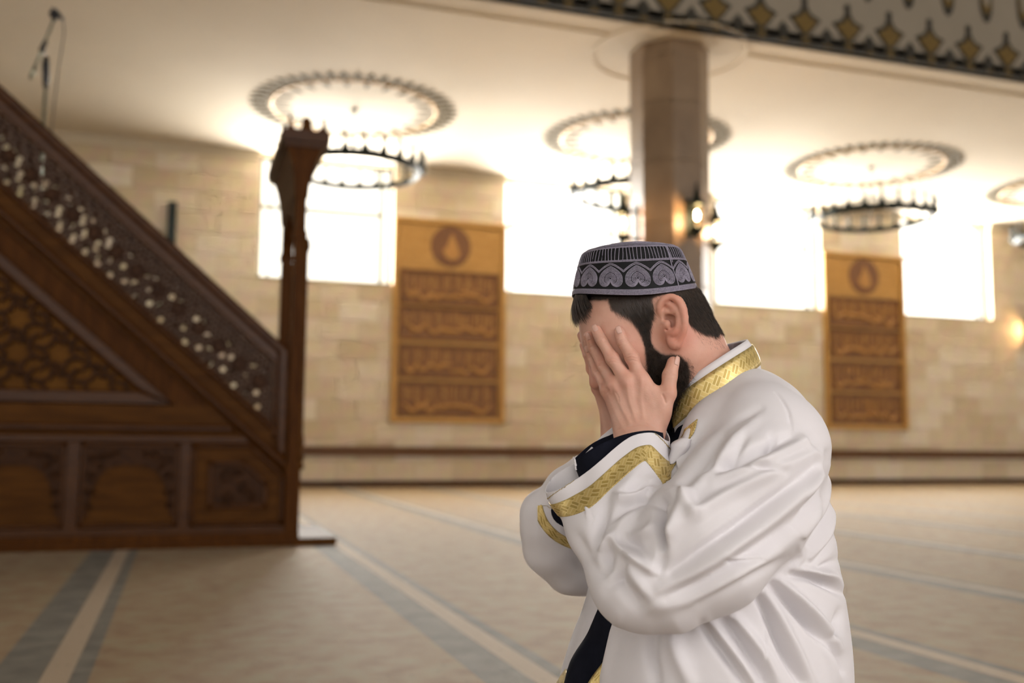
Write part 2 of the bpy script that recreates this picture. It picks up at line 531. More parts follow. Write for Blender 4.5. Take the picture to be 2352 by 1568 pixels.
# windows
for i, (a, b) in enumerate(WINDOWS):
    t = 0.045
    z0, z1 = WIN_Z
    yf = WALL_Y+0.16
    fr = MB()
    fr.box(a, a+t, yf, yf+0.07, z0, z1).box(b-t, b, yf, yf+0.07, z0, z1).box(a, b, yf, yf+0.07, z0, z0+t).box(a, b, yf, yf+0.07, z1-t, z1)
    mx, tz = a+0.925*(b-a), 4.19
    fr.box(mx-0.03, mx+0.03, yf, yf+0.07, z0, z1).box(a, mx, yf, yf+0.07, tz-0.03, tz+0.03)
    fr.box(a+0.14, a+0.165, yf, yf+0.05, z0, z1)
    w = fr.build('window_%d' % (i+1), 'window_frame', kind='structure', label='overexposed high window, number %s from the pulpit side' % ['one', 'two', 'three', 'four'][i])
    for (p, q, r_, s_) in ((a+t, mx-0.022, z0+t, tz-0.022), (a+t, mx-0.022, tz+0.022, z1-t), (mx+0.022, b-t, z0+t, z1-t)):
        MB().box(p, q, yf+0.03, yf+0.036, r_, s_).build('pane', 'window_glass' if i else 'window_glass_dim', w)
    MB().box(a-0.01, b+0.01, WALL_Y-0.03, WALL_Y+0.16, z0-0.03, z0).build('sill', 'marble_edge', w)

# ------------------------------------------------------------------ octagonal marble column
CC = (4.96, 9.56)
CR = 0.431
column = empty('column', (CC[0], CC[1], 0), kind='structure', label='octagonal brown marble column with lantern sconces')
def octo(r, rot=22.5): return [(r*math.cos(math.radians(rot+45*k)), r*math.sin(math.radians(rot+45*k))) for k in range(8)]
oc = octo(CR)
core = MB()
o2 = octo(CR-0.02)
core.add([(x, y, z_) for z_ in (0, CEIL_Z) for x, y in o2], [tuple(range(8))[::-1], tuple(range(8, 16))]+[(i, (i+1) % 8, 8+(i+1) % 8, 8+i) for i in range(8)])
core.build('core', 'mortar', column)
zs = [0.0, 0.35]+[0.35+0.66*k for k in range(1, 7)]+[4.80]
for k in range(8):
    a, b = np.array(oc[k]), np.array(oc[(k+1) % 8])
    nrm = (a+b)/2; nrm /= np.linalg.norm(nrm)
    t = (b-a)/np.linalg.norm(b-a)
    for j in range(len(zs)-1):
        g = 0.004
        p, q = a+t*0.001, b-t*0.001
        mb = MB()
        ang = []
        z0, z1 = zs[j]+g/2, zs[j+1]-g/2
        pi_, qi = p-nrm*0.03, q-nrm*0.03
        pf, qf = p+t*0.004, q-t*0.004
        mb.add([(*p-nrm*0.006, z0), (*q-nrm*0.006, z0), (*q-nrm*0.006, z1), (*p-nrm*0.006, z1),
                (*pf, z0+0.004), (*qf, z0+0.004), (*qf, z1-0.004), (*pf, z1-0.004)],
               [(4, 5, 6, 7), (0, 1, 5, 4), (1, 2, 6, 5), (2, 3, 7, 6), (3, 0, 4, 7)])
        mb.build('marble_slab', 'marble_column', column)
cp = MB()
for r, z0, z1 in ((CR-0.002, 4.80, CEIL_Z),):
    oo = octo(r)
    cp.add([(x, y, z_) for z_ in (z0, z1) for x, y in oo], [tuple(range(8))[::-1], tuple(range(8, 16))]+[(i, (i+1) % 8, 8+(i+1) % 8, 8+i) for i in range(8)])
cp.build('capital', 'marble_column', column)
bs = MB()
for r, z0, z1 in ((CR+0.06, 0.0, 0.12), (CR+0.03, 0.12, 0.18)):
    oo = octo(r)
    bs.add([(x, y, z_) for z_ in (z0, z1) for x, y in oo], [tuple(range(8))[::-1], tuple(range(8, 16))]+[(i, (i+1) % 8, 8+(i+1) % 8, 8+i) for i in range(8)])
bs.build('plinth', 'marble_column', column)
# gilt line stuck on the ceiling around the column
tr = MB(); tr.tube([(CC[0]+0.85*math.cos(w), CC[1]+0.55+0.85*math.sin(w)-0.55, CEIL_Z-0.002) for w in np.linspace(0, 2*math.pi, 48, endpoint=False)], 0.009, 6, closed=True)
tr.tube([(x, FASC_Y+0.45, CEIL_Z-0.004) for x in np.linspace(XL, CC[0]-0.85, 20)], 0.010, 6)
tr.tube([(x, FASC_Y+0.45, CEIL_Z-0.004) for x in np.linspace(CC[0]+0.85, XR, 20)], 0.010, 6)
tr.build('trim_2', 'cornice_paint', kind='structure', label='thin raised gilt line on the ceiling around the column')

# ------------------------------------------------------------------ lantern sconces
def sconce(loc, rz, label):
    s = empty('wall_sconce', loc, (0, 0, rz), label=label, category='wall lamp', group='lantern sconces in the hall')
    d = 0.16
    MB().box(-0.05, 0.05, -0.02, 0.0, -0.20, 0.20).box(-0.015, 0.015, -d, -0.01, -0.185, -0.155).box(-0.015, 0.015, -d, -0.01, 0.115, 0.14).build('bracket', 'black_metal', s)
    MB().lathe([(0.055, 0.085), (0.085, 0.10), (0.09, 0.125), (0.045, 0.17), (0.03, 0.24), (0.012, 0.30), (0.018, 0.32), (0.0, 0.36)], 14, (0, -d, 0)).build('lantern_cap', 'black_metal', s, True)
    MB().lathe([(0.0, -0.26), (0.02, -0.23), (0.03, -0.2), (0.08, -0.165), (0.085, -0.14), (0.05, -0.12)], 14, (0, -d, 0)).build('lantern_base', 'black_metal', s, True)
    rods = MB()
    for k in range(4):
        w = math.pi/4+k*math.pi/2
        rods.tube([(0.07*math.cos(w), -d+0.07*math.sin(w), -0.14), (0.07*math.cos(w), -d+0.07*math.sin(w), 0.11)], 0.005, 5)
    rods.build('lantern_frame', 'black_metal', s)
    MB().lathe([(0.0, -0.05), (0.012, -0.045), (0.022, -0.02), (0.022, 0.005), (0.012, 0.035), (0.0, 0.05)], 14, (0, -d, 0)).build('bulb', 'lit_bulb', s, True)
    l = bpy.data.lights.new('sconce_light', 'POINT'); l.energy = 16; l.color = (1.0, 0.62, 0.28); l.shadow_soft_size = 0.06
    lo = bpy.data.objects.new('sconce_light', l); COL.objects.link(lo); lo.parent = s; lo.location = (0, -d-0.07, 0)
AP = CR*math.cos(math.radians(22.5))
sconce((CC[0]+0.02, CC[1]-AP, 3.03), 0, 'lit black lantern on the column face towards the camera')
sconce((CC[0]-AP, CC[1], 3.02), -math.pi/2, 'lit black lantern in profile beside the window on the column')
sconce((CC[0]+AP, CC[1], 3.02), math.pi/2, 'lit black lantern half hidden behind the column, above the nape')
sconce((15.36, WALL_Y-0.02, 2.92), 0, 'lit lantern on the stone wall at the picture edge')

# ------------------------------------------------------------------ chandeliers below painted medallions
ring_me = MB().tube([(1.06*math.cos(w), 1.06*math.sin(w), 0) for w in np.linspace(0, 2*math.pi, 64, endpoint=False)], 0.022, 6, closed=True).mesh('gilt_ring')
ring_me.materials.append(MATS['gold_paint']); ring_me.shade_smooth()
def petal(pts, mat, name):
    mb = MB()
    n = len(pts)
    mb.add([(x, y, -0.012) for x, y in pts]+[(x, y, 0) for x, y in pts], [tuple(range(n))[::-1], tuple(range(n, 2*n))]+[(i, (i+1) % n, n+(i+1) % n, n+i) for i in range(n)])
    me = mb.mesh(name); me.materials.append(MATS[mat]); return me
def sym(h): return h+[(x, -y) for x, y in h[::-1] if abs(y) > 1e-6]
me_pout = petal(sym([(1.10, 0.0), (1.10, 0.045), (1.17, 0.03), (1.22, 0.055), (1.27, 0.03), (1.34, 0.0)]), 'medallion_paint', 'outer_palmette')
me_pin = petal(sym([(1.02, 0.0), (1.02, 0.035), (0.98, 0.025), (0.94, 0.038), (0.90, 0.018), (0.82, 0.0)]), 'medallion_paint', 'inner_palmette')
lamp_me = MB().lathe([(0.0, -0.05), (0.028, -0.04), (0.048, -0.01), (0.044, 0.02), (0.022, 0.035), (0.018, 0.10), (0.028, 0.13), (0.020, 0.17), (0.0, 0.22)], 10).mesh('candle_lamp')
lamp_me.materials.append(MATS['black_metal']); lamp_me.shade_smooth()
names = ['great ring chandelier hanging behind the pulpit portal', 'ring chandelier half hidden behind the marble column',
         'ring chandelier hanging between the column and the picture edge', 'ring chandelier cut off by the picture edge']
mnames = ['round palmette ornament on the ceiling nearest the pulpit', 'round palmette ornament on the ceiling cut by the column',
          'round palmette ornament on the ceiling past the column', 'round palmette ornament on the ceiling at the picture edge']
for ci, c in enumerate(((1.98, 12.6), (5.96, 12.5), (9.98, 12.55), (13.98, 12.55))):
    md = empty('ceiling_medallion', (c[0], c[1], CEIL_Z-0.001), label=mnames[ci], category='ceiling ornament', group='ceiling medallions')
    link('gilt_ring', ring_me, md)
    for k in range(48):
        link('outer_palmette', me_pout, md, None, (0, 0, 2*math.pi*k/48))
    for k in range(24):
        link('inner_palmette', me_pin, md, None, (0, 0, 2*math.pi*k/24))
    ch = empty('chandelier', (c[0], c[1], CEIL_Z), label=names[ci], category='chandelier', group='ring chandeliers')
    zr = -0.83; rr = 0.86
    MB().lathe([(0.0, 0.0), (0.05, 0.0), (0.045, -0.02), (0.014, -0.04), (0.008, -0.06), (0.008, -0.44), (0.03, -0.46), (0.03, -0.5), (0.0, -0.52)], 14).build('stem', 'black_metal', ch, True)
    rg = MB()
    for r_, z_, th in ((rr, zr, 0.022), (rr, zr+0.045, 0.014), (rr-0.04, zr-0.02, 0.012)):
        rg.tube([(r_*math.cos(w), r_*math.sin(w), z_) for w in np.linspace(0, 2*math.pi, 48, endpoint=False)], th, 6, closed=True)
    n_ = 48
    for r_ in (rr, rr-0.012):
        rg.add([(r_*math.cos(2*math.pi*k/n_), r_*math.sin(2*math.pi*k/n_), z_) for z_ in (zr, zr+0.045) for k in range(n_)], [(k, (k+1) % n_, n_+(k+1) % n_, n_+k) for k in range(n_)])
    rg.build('hoop', 'black_metal', ch, True)
    for k in range(8):
        w = 2*math.pi*k/8+0.2
        MB().tube([(0.05*math.cos(w), 0.05*math.sin(w), -0.48), (rr*math.cos(w), rr*math.sin(w), zr+0.07)], 0.006, 5).build('chain', 'black_metal', ch)
    for k in range(24):
        w = 2*math.pi*k/24
        link('candle_lamp', lamp_me, ch, ((rr+0.05)*math.cos(w), (rr+0.05)*math.sin(w), zr+0.07))

# ------------------------------------------------------------------ carved calligraphy boards
def calligraphy(x0, x1, z0, z1, y, rnd):
    """loose carved lettering: tall uprights above broad bowls"""
    mb = MB()
    h = z1-z0
    x = x0+0.05
    while x < x1-0.05:
        hh = rnd.uniform(0.35, 0.52)*h
        w = rnd.uniform(0.010, 0.017)
        zb = z0+h*rnd.uniform(0.40, 0.48)
        mb.slab([(x, zb), (x+w, zb), (x+w*1.6, zb+hh), (x-w*0.2, zb+hh)], y-0.012, y)
        x += rnd.choice((0.045, 0.06, 0.09, 0.13))
    x = x0+0.04
    while x < x1-0.2:
        L = rnd.uniform(0.18, 0.42)
        zc = z0+h*rnd.uniform(0.12, 0.34)
        pts = []
        for i in range(13):
            u = i/12
            pts.append((x+L*u, y-0.004, zc+0.09*h*2*(2*u-1)**2-0.03*math.sin(9*u+x*5)))
        mb.tube(pts, [0.010+0.022*math.sin(math.pi*i/12) for i in range(13)], 6)
        if rnd.random() < 0.6:
            dx = x+L*0.5
            mb.slab([(dx-0.016, zc-0.03), (dx, zc-0.05), (dx+0.016, zc-0.03), (dx, zc-0.01)], y-0.012, y)
        x += L*rnd.uniform(0.62, 0.9)
    return mb
def board(xa, xb, label, seed):
    rnd = random.Random(seed)
    xm = (xa+xb)/2
    z0, z1 = 0.965, 4.145
    p = empty('calligraphy_board', (xm, WALL_Y, z0), label=label, category='wall panel', group='carved calligraphy boards')
    y1 = WALL_Y-0.021
    child(p, 'backing', MB().box(xa, xb, y1-0.02, y1, z0, z1), 'wood_honey')
    fr = MB(); B = 0.07
    fr.frame([(xa, z0), (xb, z0), (xb, z1), (xa, z1)], [(xa+B, z0+B), (xb-B, z0+B), (xb-B, z1-B), (xa+B, z1-B)], y1-0.07, y1, 0.012)
    child(p, 'frame', fr, 'wood_honey')
    yb = y1-0.02
    a, b = xa+0.15, xb-0.15
    rows = [(2.83, 3.31), (2.27, 2.73), (1.69, 2.14), (1.10, 1.57)]
    child(p, 'top_field', MB().box(a-0.03, b+0.03, yb-0.010, yb, 3.43, 4.04), 'wood_honey')
    tx = MB()
    for i in range(26):
        for j in range(10):
            cx_, cz_ = a+(b-a)*(i+0.5)/26, 3.45+0.57*(j+0.5)/10
            if (cx_-xm)**2+(cz_-3.735)**2 < 0.36**2: continue
            s_ = 0.018
            tx.slab([(cx_-s_, cz_), (cx_, cz_-s_), (cx_+s_, cz_), (cx_, cz_+s_)], yb-0.016, yb-0.009)
    child(p, 'diaper_carving', tx, 'wood_relief', kind='stuff')
    sc = []
    for i in range(64):
        w = 2*math.pi*i/64
        r_ = 0.315+0.018*abs(math.sin(8*w))
        sc.append((xm+r_*math.cos(w), 3.735+r_*math.sin(w)))
    child(p, 'medallion', MB().slab(sc, yb-0.022, yb-0.004), 'wood_medallion')
    drop = [(0.0, 0.22), (0.045, 0.10), (0.09, 0.0), (0.13, -0.10), (0.10, -0.19), (0.0, -0.225), (-0.10, -0.17), (-0.15, -0.07), (-0.09, -0.01), (-0.06, 0.06), (-0.04, 0.13)]
    child(p, 'medallion_lettering', MB().slab([(xm+0.02+x, 3.735+z_) for x, z_ in drop], yb-0.034, yb-0.018, 0.006), 'wood_relief')
    for (r0_, r1_) in rows:
        child(p, 'recess', MB().box(a, b, yb-0.004, yb, r0_, r1_), 'wood_honey_deep')
        mb = MB(); B = 0.035
        mb.frame([(a-B, r0_-B), (b+B, r0_-B), (b+B, r1_+B), (a-B, r1_+B)], [(a, r0_), (b, r0_), (b, r1_), (a, r1_)], yb-0.035, yb, 0.008)
        child(p, 'row_frame', mb, 'wood_honey_deep')
        child(p, 'lettering', calligraphy(a, b, r0_, r1_, yb-0.004, rnd), 'wood_relief')
board(3.0, 4.83, 'carved honey-coloured calligraphy board between the two windows beside the pulpit', 11)
board(10.78, 12.53, 'carved honey-coloured calligraphy board behind the kneeling man\'s back', 12)

# column loudspeaker on the wall
ls = empty('column_loudspeaker', (-0.24, WALL_Y-0.02, 3.1), label='narrow black column loudspeaker on the stone wall above the handrail', category='loudspeaker')
MB().box(-0.06, 0.06, -0.17, -0.05, 0.0, 0.97).build('cabinet', 'black_plastic', ls)
MB().box(-0.05, 0.05, -0.176, -0.17, 0.03, 0.94).build('grille', 'black_metal', ls)
MB().box(-0.02, 0.02, -0.05, 0.0, 0.2, 0.25).box(-0.02, 0.02, -0.05, 0.0, 0.7, 0.75).build('bracket', 'black_metal', ls)

# ------------------------------------------------------------------ carved wooden pulpit (minbar)
Y0, Y1 = 6.60, 7.55
XB = -2.35                               # upper end of the stair, outside the picture
SL = 0.875
def zl(c, x0):                            # line through (x0, c) with the stair slope
    return lambda x: c-SL*(x-x0)
top_out, top_in = zl(1.268, 0.64), zl(1.178, 0.573)
lat_lo, rail_lo = zl(0.760, 0.56), zl(0.505, 0.60)
mn = empty('pulpit', (0, Y0, 0), label='tall dark carved wooden pulpit stair with pierced balustrade', category='pulpit')
def mp(name, mb, mat, smooth=False, parent=None, **k): return child(parent or mn, name, mb, mat, smooth, **k)
pl = MB(); pl.box(XB, 0.745, Y0-0.03, Y1+0.03, 0.0, 0.085).box(XB, 0.77, Y0-0.045, Y1+0.045, 0.0, 0.035)
mp('plinth', pl, 'wood_dark')
mp('entrance_step', MB().box(0.70, 0.985, Y0-0.04, Y1+0.04, 0.0, 0.05), 'wood_mid')
for side, ys in ((0, Y0), (1, Y1)):
    sg = 1 if side == 0 else -1
    def Y(d): return ys+sg*d              # d: depth inward from the outer face
    def slab(poly, d0, d1, ins=0.0):
        return MB().slab(poly, Y(d0), Y(d1), ins)
    # carcass board behind all panels
    mp('carcass', slab([(XB, 0.085), (0.66, 0.085), (0.66, 0.47), (0.0, rail_lo(0.0)+0.02), (XB, rail_lo(XB)+0.02)], 0.05, 0.075), 'wood_dark')
    # stiles and rails of the lower field
    mp('bottom_rail', MB().box(XB, 0.66, min(Y(0), Y(0.05)), max(Y(0), Y(0.05)), 0.085, 0.128), 'wood_rail')
    mp('middle_rail', MB().slab([(XB, 0.648), (0.44, 0.648), (0.395, 0.695), (XB, 0.695)], Y(0.0), Y(0.05), 0.008), 'wood_rail')
    mp('string_moulding', MB().slab([(XB, 0.715), (0.36, 0.715), (0.30, 0.765), (XB, 0.765)], Y(-0.02), Y(0.05), 0.018), 'wood_rail')
    mp('plain_board', slab([(XB, 0.69), (0.39, 0.69), (0.2, 0.88), (XB, 0.88)], 0.015, 0.05), 'wood_mid')
    for xs_ in (-0.61, -1.26, -1.91):
        mp('stile', MB().box(xs_-0.036, xs_+0.036, min(Y(0), Y(0.05)), max(Y(0), Y(0.05)), 0.128, 0.648), 'wood_rail')
    mp('stile', MB().box(0.006, 0.068, min(Y(0), Y(0.05)), max(Y(0), Y(0.05)), 0.128, 0.648), 'wood_rail')
    # carved arch panels
    for (a, b) in ((-0.574, 0.006), (-1.224, -0.646), (-1.874, -1.296)):
        pn = mp('panel', MB().box(a, b, min(Y(0.04), Y(0.05)), max(Y(0.04), Y(0.05)), 0.128, 0.648), 'wood_mid')
        c, z0, z1 = (a+b)/2, 0.128, 0.648
        B = 0.03
        bead = MB().frame([(a, z0), (b, z0), (b, z1), (a, z1)], [(a+B, z0+B), (b-B, z0+B), (b-B, z1-B), (a+B, z1-B)], Y(0.012), Y(0.045), 0.01)
        mp('panel_moulding', bead, 'wood_rail', parent=pn)
        hw = (b-a)/2-B
        for s_ in (-1, 1):                # carved spandrels left and right of the arch
            pts = [(s_*hw, z1-B), (s_*hw, 0.20)]
            for u in np.linspace(0, 1, 12):
                w = u*math.pi/2
                xx = hw*0.92-(hw*0.92)*(u**1.6)*1.0
                zz = 0.20+0.34*math.sin(w)+0.03*math.sin(3*w)
                pts.append((s_*max(xx, 0.0), min(zz, z1-B-0.035)))
            pts.append((0.0, z1-B))
            mp('spandrel', MB().slab([(c+x, z_) for x, z_ in pts], Y(0.026), Y(0.041), 0.0), 'wood_carved', parent=pn)
            sc_ = MB()
            rnd = random.Random(21+int(100*abs(a))+s_)
            for (ux, uz, rr_) in ((0.80, 0.54, 0.036), (0.55, 0.565, 0.03), (0.86, 0.44, 0.03), (0.88, 0.34, 0.026), (0.90, 0.26, 0.02), (0.34, 0.58, 0.022), (0.66, 0.50, 0.02)):
                cx_, cz_ = c+s_*ux*hw, uz+rnd.uniform(-.006, .006)
                sp = [(cx_+rr_*(1-0.75*t_)*math.cos(s_*(t_*9)), Y(0.022), cz_+rr_*(1-0.75*t_)*math.sin(t_*9)) for t_ in np.linspace(0, 1, 22)]
                sc_.tube(sp, 0.0065, 5)
            mp('scroll_carving', sc_, 'wood_carved', True, parent=pn, kind='stuff')
    # last panel, cut off by the stair slope
    P2 = [(0.068, 0.128), (0.655, 0.128), (0.655, 0.445), (0.44, 0.648), (0.068, 0.648)]
    pn = mp('panel', slab(P2, 0.042, 0.05), 'wood_mid')
    def ins(d): return inset_poly(P2, d)
    mp('panel_moulding', MB().frame(P2, ins(0.035), Y(0.0), Y(0.045), 0.014), 'wood_rail', parent=pn)
    mp('panel_field', MB().slab(ins(0.035), Y(0.025), Y(0.045)), 'wood_mid', parent=pn)
    I1, I2 = ins(0.105), ins(0.14)
    mp('inner_moulding', MB().frame(I1, I2, Y(0.0), Y(0.03), 0.012), 'wood_rail', parent=pn)
    mp('inner_field', MB().slab(I2, Y(0.018), Y(0.03)), 'wood_carved', parent=pn)
    sc_ = MB()
    for (cx_, cz_, rr_, sg_) in ((0.29, 0.44, 0.05, 1), (0.40, 0.37, 0.045, -1), (0.30, 0.31, 0.04, -1), (0.45, 0.30, 0.03, 1), (0.36, 0.46, 0.03, 1)):
        sc_.tube([(cx_+rr_*(1-0.75*t_)*math.cos(sg_*t_*9), Y(0.014), cz_+rr_*(1-0.75*t_)*math.sin(sg_*t_*9)) for t_ in np.linspace(0, 1, 22)], 0.007, 5)
    mp('scroll_carving', sc_, 'wood_carved', True, parent=pn, kind='stuff')
    # triangular strapwork field
    xe = -0.279
    ze = 0.985
    zt = lambda x: ze-SL*(x-xe)
    tri_out = [(XB, 0.885), (-0.045, 0.885), (XB, 0.885-SL*(XB+0.045))]
    tri_in = [(XB+0.01, 0.968), (-0.26, 0.968), (XB+0.01, 0.968-SL*(XB+0.01+0.26))]
    fr_ = MB()
    fr_.slab([tri_out[0], tri_out[1], tri_in[1], (XB, 0.968)], Y(-0.005), Y(0.05), 0.014)
    fr_.slab([tri_out[1], tri_out[2], (XB, tri_in[2][1]), tri_in[1]], Y(-0.005), Y(0.05), 0.02)
    mp('triangle_frame', fr_, 'wood_rail')
    fld = mp('triangle_field', slab(tri_in, 0.046, 0.05), 'wood_field')
    st = MB()
    A_ = np.array(tri_in)
    def clip_seg(p, q):
        p, q = np.array(p, float), np.array(q, float)
        t0, t1 = 0.0, 1.0
        c_ = A_.mean(0)
        for i in range(3):
            e0, e1 = A_[i], A_[(i+1) % 3]
            nn = np.array([-(e1-e0)[1], (e1-e0)[0]])
            if nn@(c_-e0) < 0: nn = -nn
            dp, dq = nn@(p-e0), nn@(q-e0)
            if dp < 0 and dq < 0: return None
            if dp < 0: t0 = max(t0, dp/(dp-dq))
            if dq < 0: t1 = min(t1, dp/(dp-dq))
        if t1-t0 < 0.02: return None
        return p+(q-p)*t0, p+(q-p)*t1
    R_, hx, hz = 0.105, 0.236, 0.2044
    def strap(p, q, wd=0.011):
        c_ = clip_seg(p, q)
        if c_ is None: return
        p, q = c_
        t = q-p; L_ = np.linalg.norm(t)
        if L_ < 0.012: return
        t /= L_; n_ = np.array([-t[1], t[0]])*wd
        st.slab([tuple(p-n_), tuple(q-n_), tuple(q+n_), tuple(p+n_)], Y(0.016), Y(0.046), 0.005)
    for i in range(-1, 12):
        for j in range(0, 12):
            cx_ = -0.25-hx*i+(hx/2 if j % 2 else 0); cz_ = 0.985+hz*j*0.5
            if j % 2 == 0 and False: continue
            star = [(cx_+R_*math.cos(math.pi/6*k+math.pi/12)*(1.0 if k % 2 else 0.62), cz_+R_*math.sin(math.pi/6*k+math.pi/12)*(1.0 if k % 2 else 0.62)) for k in range(12)]
            if j % 2 == 0:
                for k in range(12): strap(star[k], star[(k+1) % 12])
                for k in range(1, 12, 2):
                    w = math.pi/6*k+math.pi/12
                    strap(star[k], (cx_+R_*1.45*math.cos(w), cz_+R_*1.45*math.sin(w)))
    mp('strapwork', st, 'wood_carved', parent=fld)
    # stair string: diagonal board with mouldings
    xr_ = 0.60
    mp('stair_string', slab([(XB, rail_lo(XB)-0.04), (0.655, 0.455), (0.655, lat_lo(0.655)+0.02), (XB, lat_lo(XB)+0.02)], 0.02, 0.05), 'wood_mid')
    dg = MB()
    for (o0, o1, pr, bv) in ((0.015, 0.085, -0.03, 0.022), (0.19, 0.235, -0.012, 0.014)):
        f_ = lambda x, o: rail_lo(x)+o
        dg.slab([(XB, f_(XB, o0)), (0.655, f_(0.655, o0)), (0.655, f_(0.655, o1)), (XB, f_(XB, o1))], Y(pr), Y(0.03), bv)
    mp('stair_moulding', dg, 'wood_rail')
    # balustrade: handrail frame
    hr = MB()
    hr.slab([(XB, top_out(XB)), (XB, top_out(XB)-0.085), (0.585, top_out(0.585)-0.085), (0.585, 0.60), (0.655, 0.53), (0.655, 1.262), (0.64, top_out(0.64))], Y(-0.02), Y(0.075), 0.022)
    mp('handrail', hr, 'wood_rail')
    hi = MB()
    hi.slab([(XB, top_in(XB)-0.02), (0.555, top_in(0.555)-0.02), (0.555, 0.69), (0.585, 0.66), (0.585, top_out(0.585)-0.07), (XB, top_out(XB)-0.07)], Y(0.0), Y(0.06), 0.012)
    mp('handrail_bead', hi, 'wood_rail')
    # pierced infill: turned beads on a pierced board around star-shaped bosses
    inf = empty('balustrade', (0, 0, 0)); inf.parent = mn
    ux = np.array([-1, SL])/math.hypot(1, SL)       # up the stair
    un = np.array([SL, 1])/math.hypot(1, SL)        # across, upwards
    base = np.array([0.56, lat_lo(0.56)])
    Wd = float(un@(np.array([0.0, top_in(0.0)-0.02])-np.array([0.0, lat_lo(0.0)])))
    okp = lambda p: p[0] < 0.548 and p[0] > XB+0.02
    if side == 0:
        bead_mb = MB().lathe([(0.0, -0.014), (0.009, -0.012), (0.0125, -0.004), (0.0125, 0.004), (0.009, 0.012), (0.0, 0.014)], 8)
        bead_me = bead_mb.mesh('bead'); bead_me.materials.append(MATS['wood_bead']); bead_me.shade_smooth()
    pitch = 0.170
    stars = [base+ux*(0.09+pitch*k)+un*(0.5*Wd) for k in range(23)]
    sp_ = pitch/5
    bars, beads = MB(), []
    nrow = int(round(Wd/(sp_*0.866)))
    dq = Wd/nrow
    for j in range(nrow+1):
        for i in range(0, 120):
            p = base+ux*(sp_*(i+0.5*(j % 2)))+un*(dq*j)
            if not okp(p): continue
            c0 = min(stars, key=lambda c: (c[0]-p[0])**2+(c[1]-p[1])**2)
            dst = math.hypot(*(p-c0))
            pierced = (i+2*j) % (3 if p[0] < -0.45 else 6) == 0 and dst > 0.045
            if not pierced and (side == 0 or (i+j) % 4 == 0 or j in (0, nrow)):
                hexa = [tuple(p+0.60*sp_*(ux*math.cos(math.radians(60*m+30))+un*math.sin(math.radians(60*m+30)))) for m in range(6)]
                bars.slab(hexa, Y(0.030), Y(0.042))
            if dst > 0.043 and not pierced and (side == 0 or (i+j) % 4 == 0): beads.append((p, dst))
    for c in stars:
        if not okp(c-np.array([-0.03, 0])): continue
        st8 = [tuple(c+(0.044 if m % 2 else 0.027)*(ux*math.cos(math.radians(22.5*m))+un*math.sin(math.radians(22.5*m)))) for m in range(16)]
        bars.slab(st8, Y(0.016), Y(0.032), 0.004)
    child(mn, 'pierced_board', bars, 'wood_carved', kind='stuff').parent = inf
    beads.sort(key=lambda b_: abs(b_[0][0]+0.25))
    more = MB()
    for bi, (p, dst) in enumerate(beads):
        if side == 0 and bi < 290:
            link('bead', bead_me, inf, (p[0], Y(0.020)-Y0, p[1]), (math.pi/2, 0, 0))
        elif p[0] > -1.6:
            yy = Y(0.020)
            more.add([(v[0]+p[0], -v[2]+yy, v[1]+p[1]) for v in bead_mb.v], bead_mb.f)
    o = child(mn, 'beads', more, 'wood_bead', True, kind='stuff'); o.parent = inf
    # entrance post
    po = MB()
    po.box(0.655, 0.745, min(Y(-0.02), Y(0.08)), max(Y(-0.02), Y(0.08)), 0.085, 0.47)
    po.box(0.665, 0.735, min(Y(-0.01), Y(0.07)), max(Y(-0.01), Y(0.07)), 0.47, 2.34)
    for z_ in (0.47, 1.30, 2.0, 2.28):
        po.box(0.655, 0.745, min(Y(-0.02), Y(0.08)), max(Y(-0.02), Y(0.08)), z_, z_+0.05)
    mp('entrance_post', po, 'wood_dark')
    cl = MB().lathe([(0.022, 0.48), (0.03, 0.50), (0.018, 0.53), (0.03, 0.56), (0.016, 0.60), (0.026, 0.66), (0.016, 0.72), (0.016, 1.9), (0.03, 1.95), (0.02, 2.0)], 10, (0.742, Y(0.0), 0))
    mp('colonnette', cl, 'wood_mid', True)
# portal head: corbelled block, cornice and crest
ya, yb_ = Y0-0.05, Y1+0.05
cb = MB()
ringp = lambda x0, x1, a, b, z_: [(x0, a, z_), (x1, a, z_), (x1, b, z_), (x0, b, z_)]
lev = [(0.655, 0.745, Y0-0.02, Y1+0.02, 2.30), (0.645, 0.757, Y0-0.025, Y1+0.025, 2.42), (0.622, 0.790, Y0-0.035, Y1+0.035, 2.53), (0.595, 0.822, Y0-0.05, Y1+0.05, 2.605)]
vs = [p for l_ in lev for p in ringp(*l_)]
fs = [(0, 3, 2, 1), (12, 13, 14, 15)]
for k in range(3):
    for i in range(4):
        j = (i+1) % 4
        fs.append((k*4+i, k*4+j, (k+1)*4+j, (k+1)*4+i))
cb.add(vs, fs)
mp('portal_corbel', cb, 'wood_dark')
mp('portal_cornice', MB().box(0.575, 0.848, Y0-0.07, Y1+0.07, 2.605, 2.635).box(0.552, 0.868, Y0-0.09, Y1+0.09, 2.635, 2.70).box(0.562, 0.858, Y0-0.08, Y1+0.08, 2.70, 2.715), 'wood_rail')
ar = MB()
n_ = 16
ypts = [(Y0+0.07+(Y1-Y0-0.14)*k/n_) for k in range(n_+1)]
for xx0, xx1 in ((0.66, 0.74),):
    top_ = 2.32
    prof = [2.02+0.24*math.sin(math.pi*k/n_)**0.6 for k in range(n_+1)]
    vs = []; fs = []
    for k in range(n_+1):
        vs += [(xx0, ypts[k], prof[k]), (xx1, ypts[k], prof[k]), (xx0, ypts[k], top_), (xx1, ypts[k], top_)]
    for k in range(n_):
        a, b = 4*k, 4*k+4
        fs += [(a, b, b+2, a+2), (a+1, a+3, b+3, b+1), (a, a+1, b+1, b)]
    ar.add(vs, fs)
mp('portal_arch', ar, 'wood_dark')
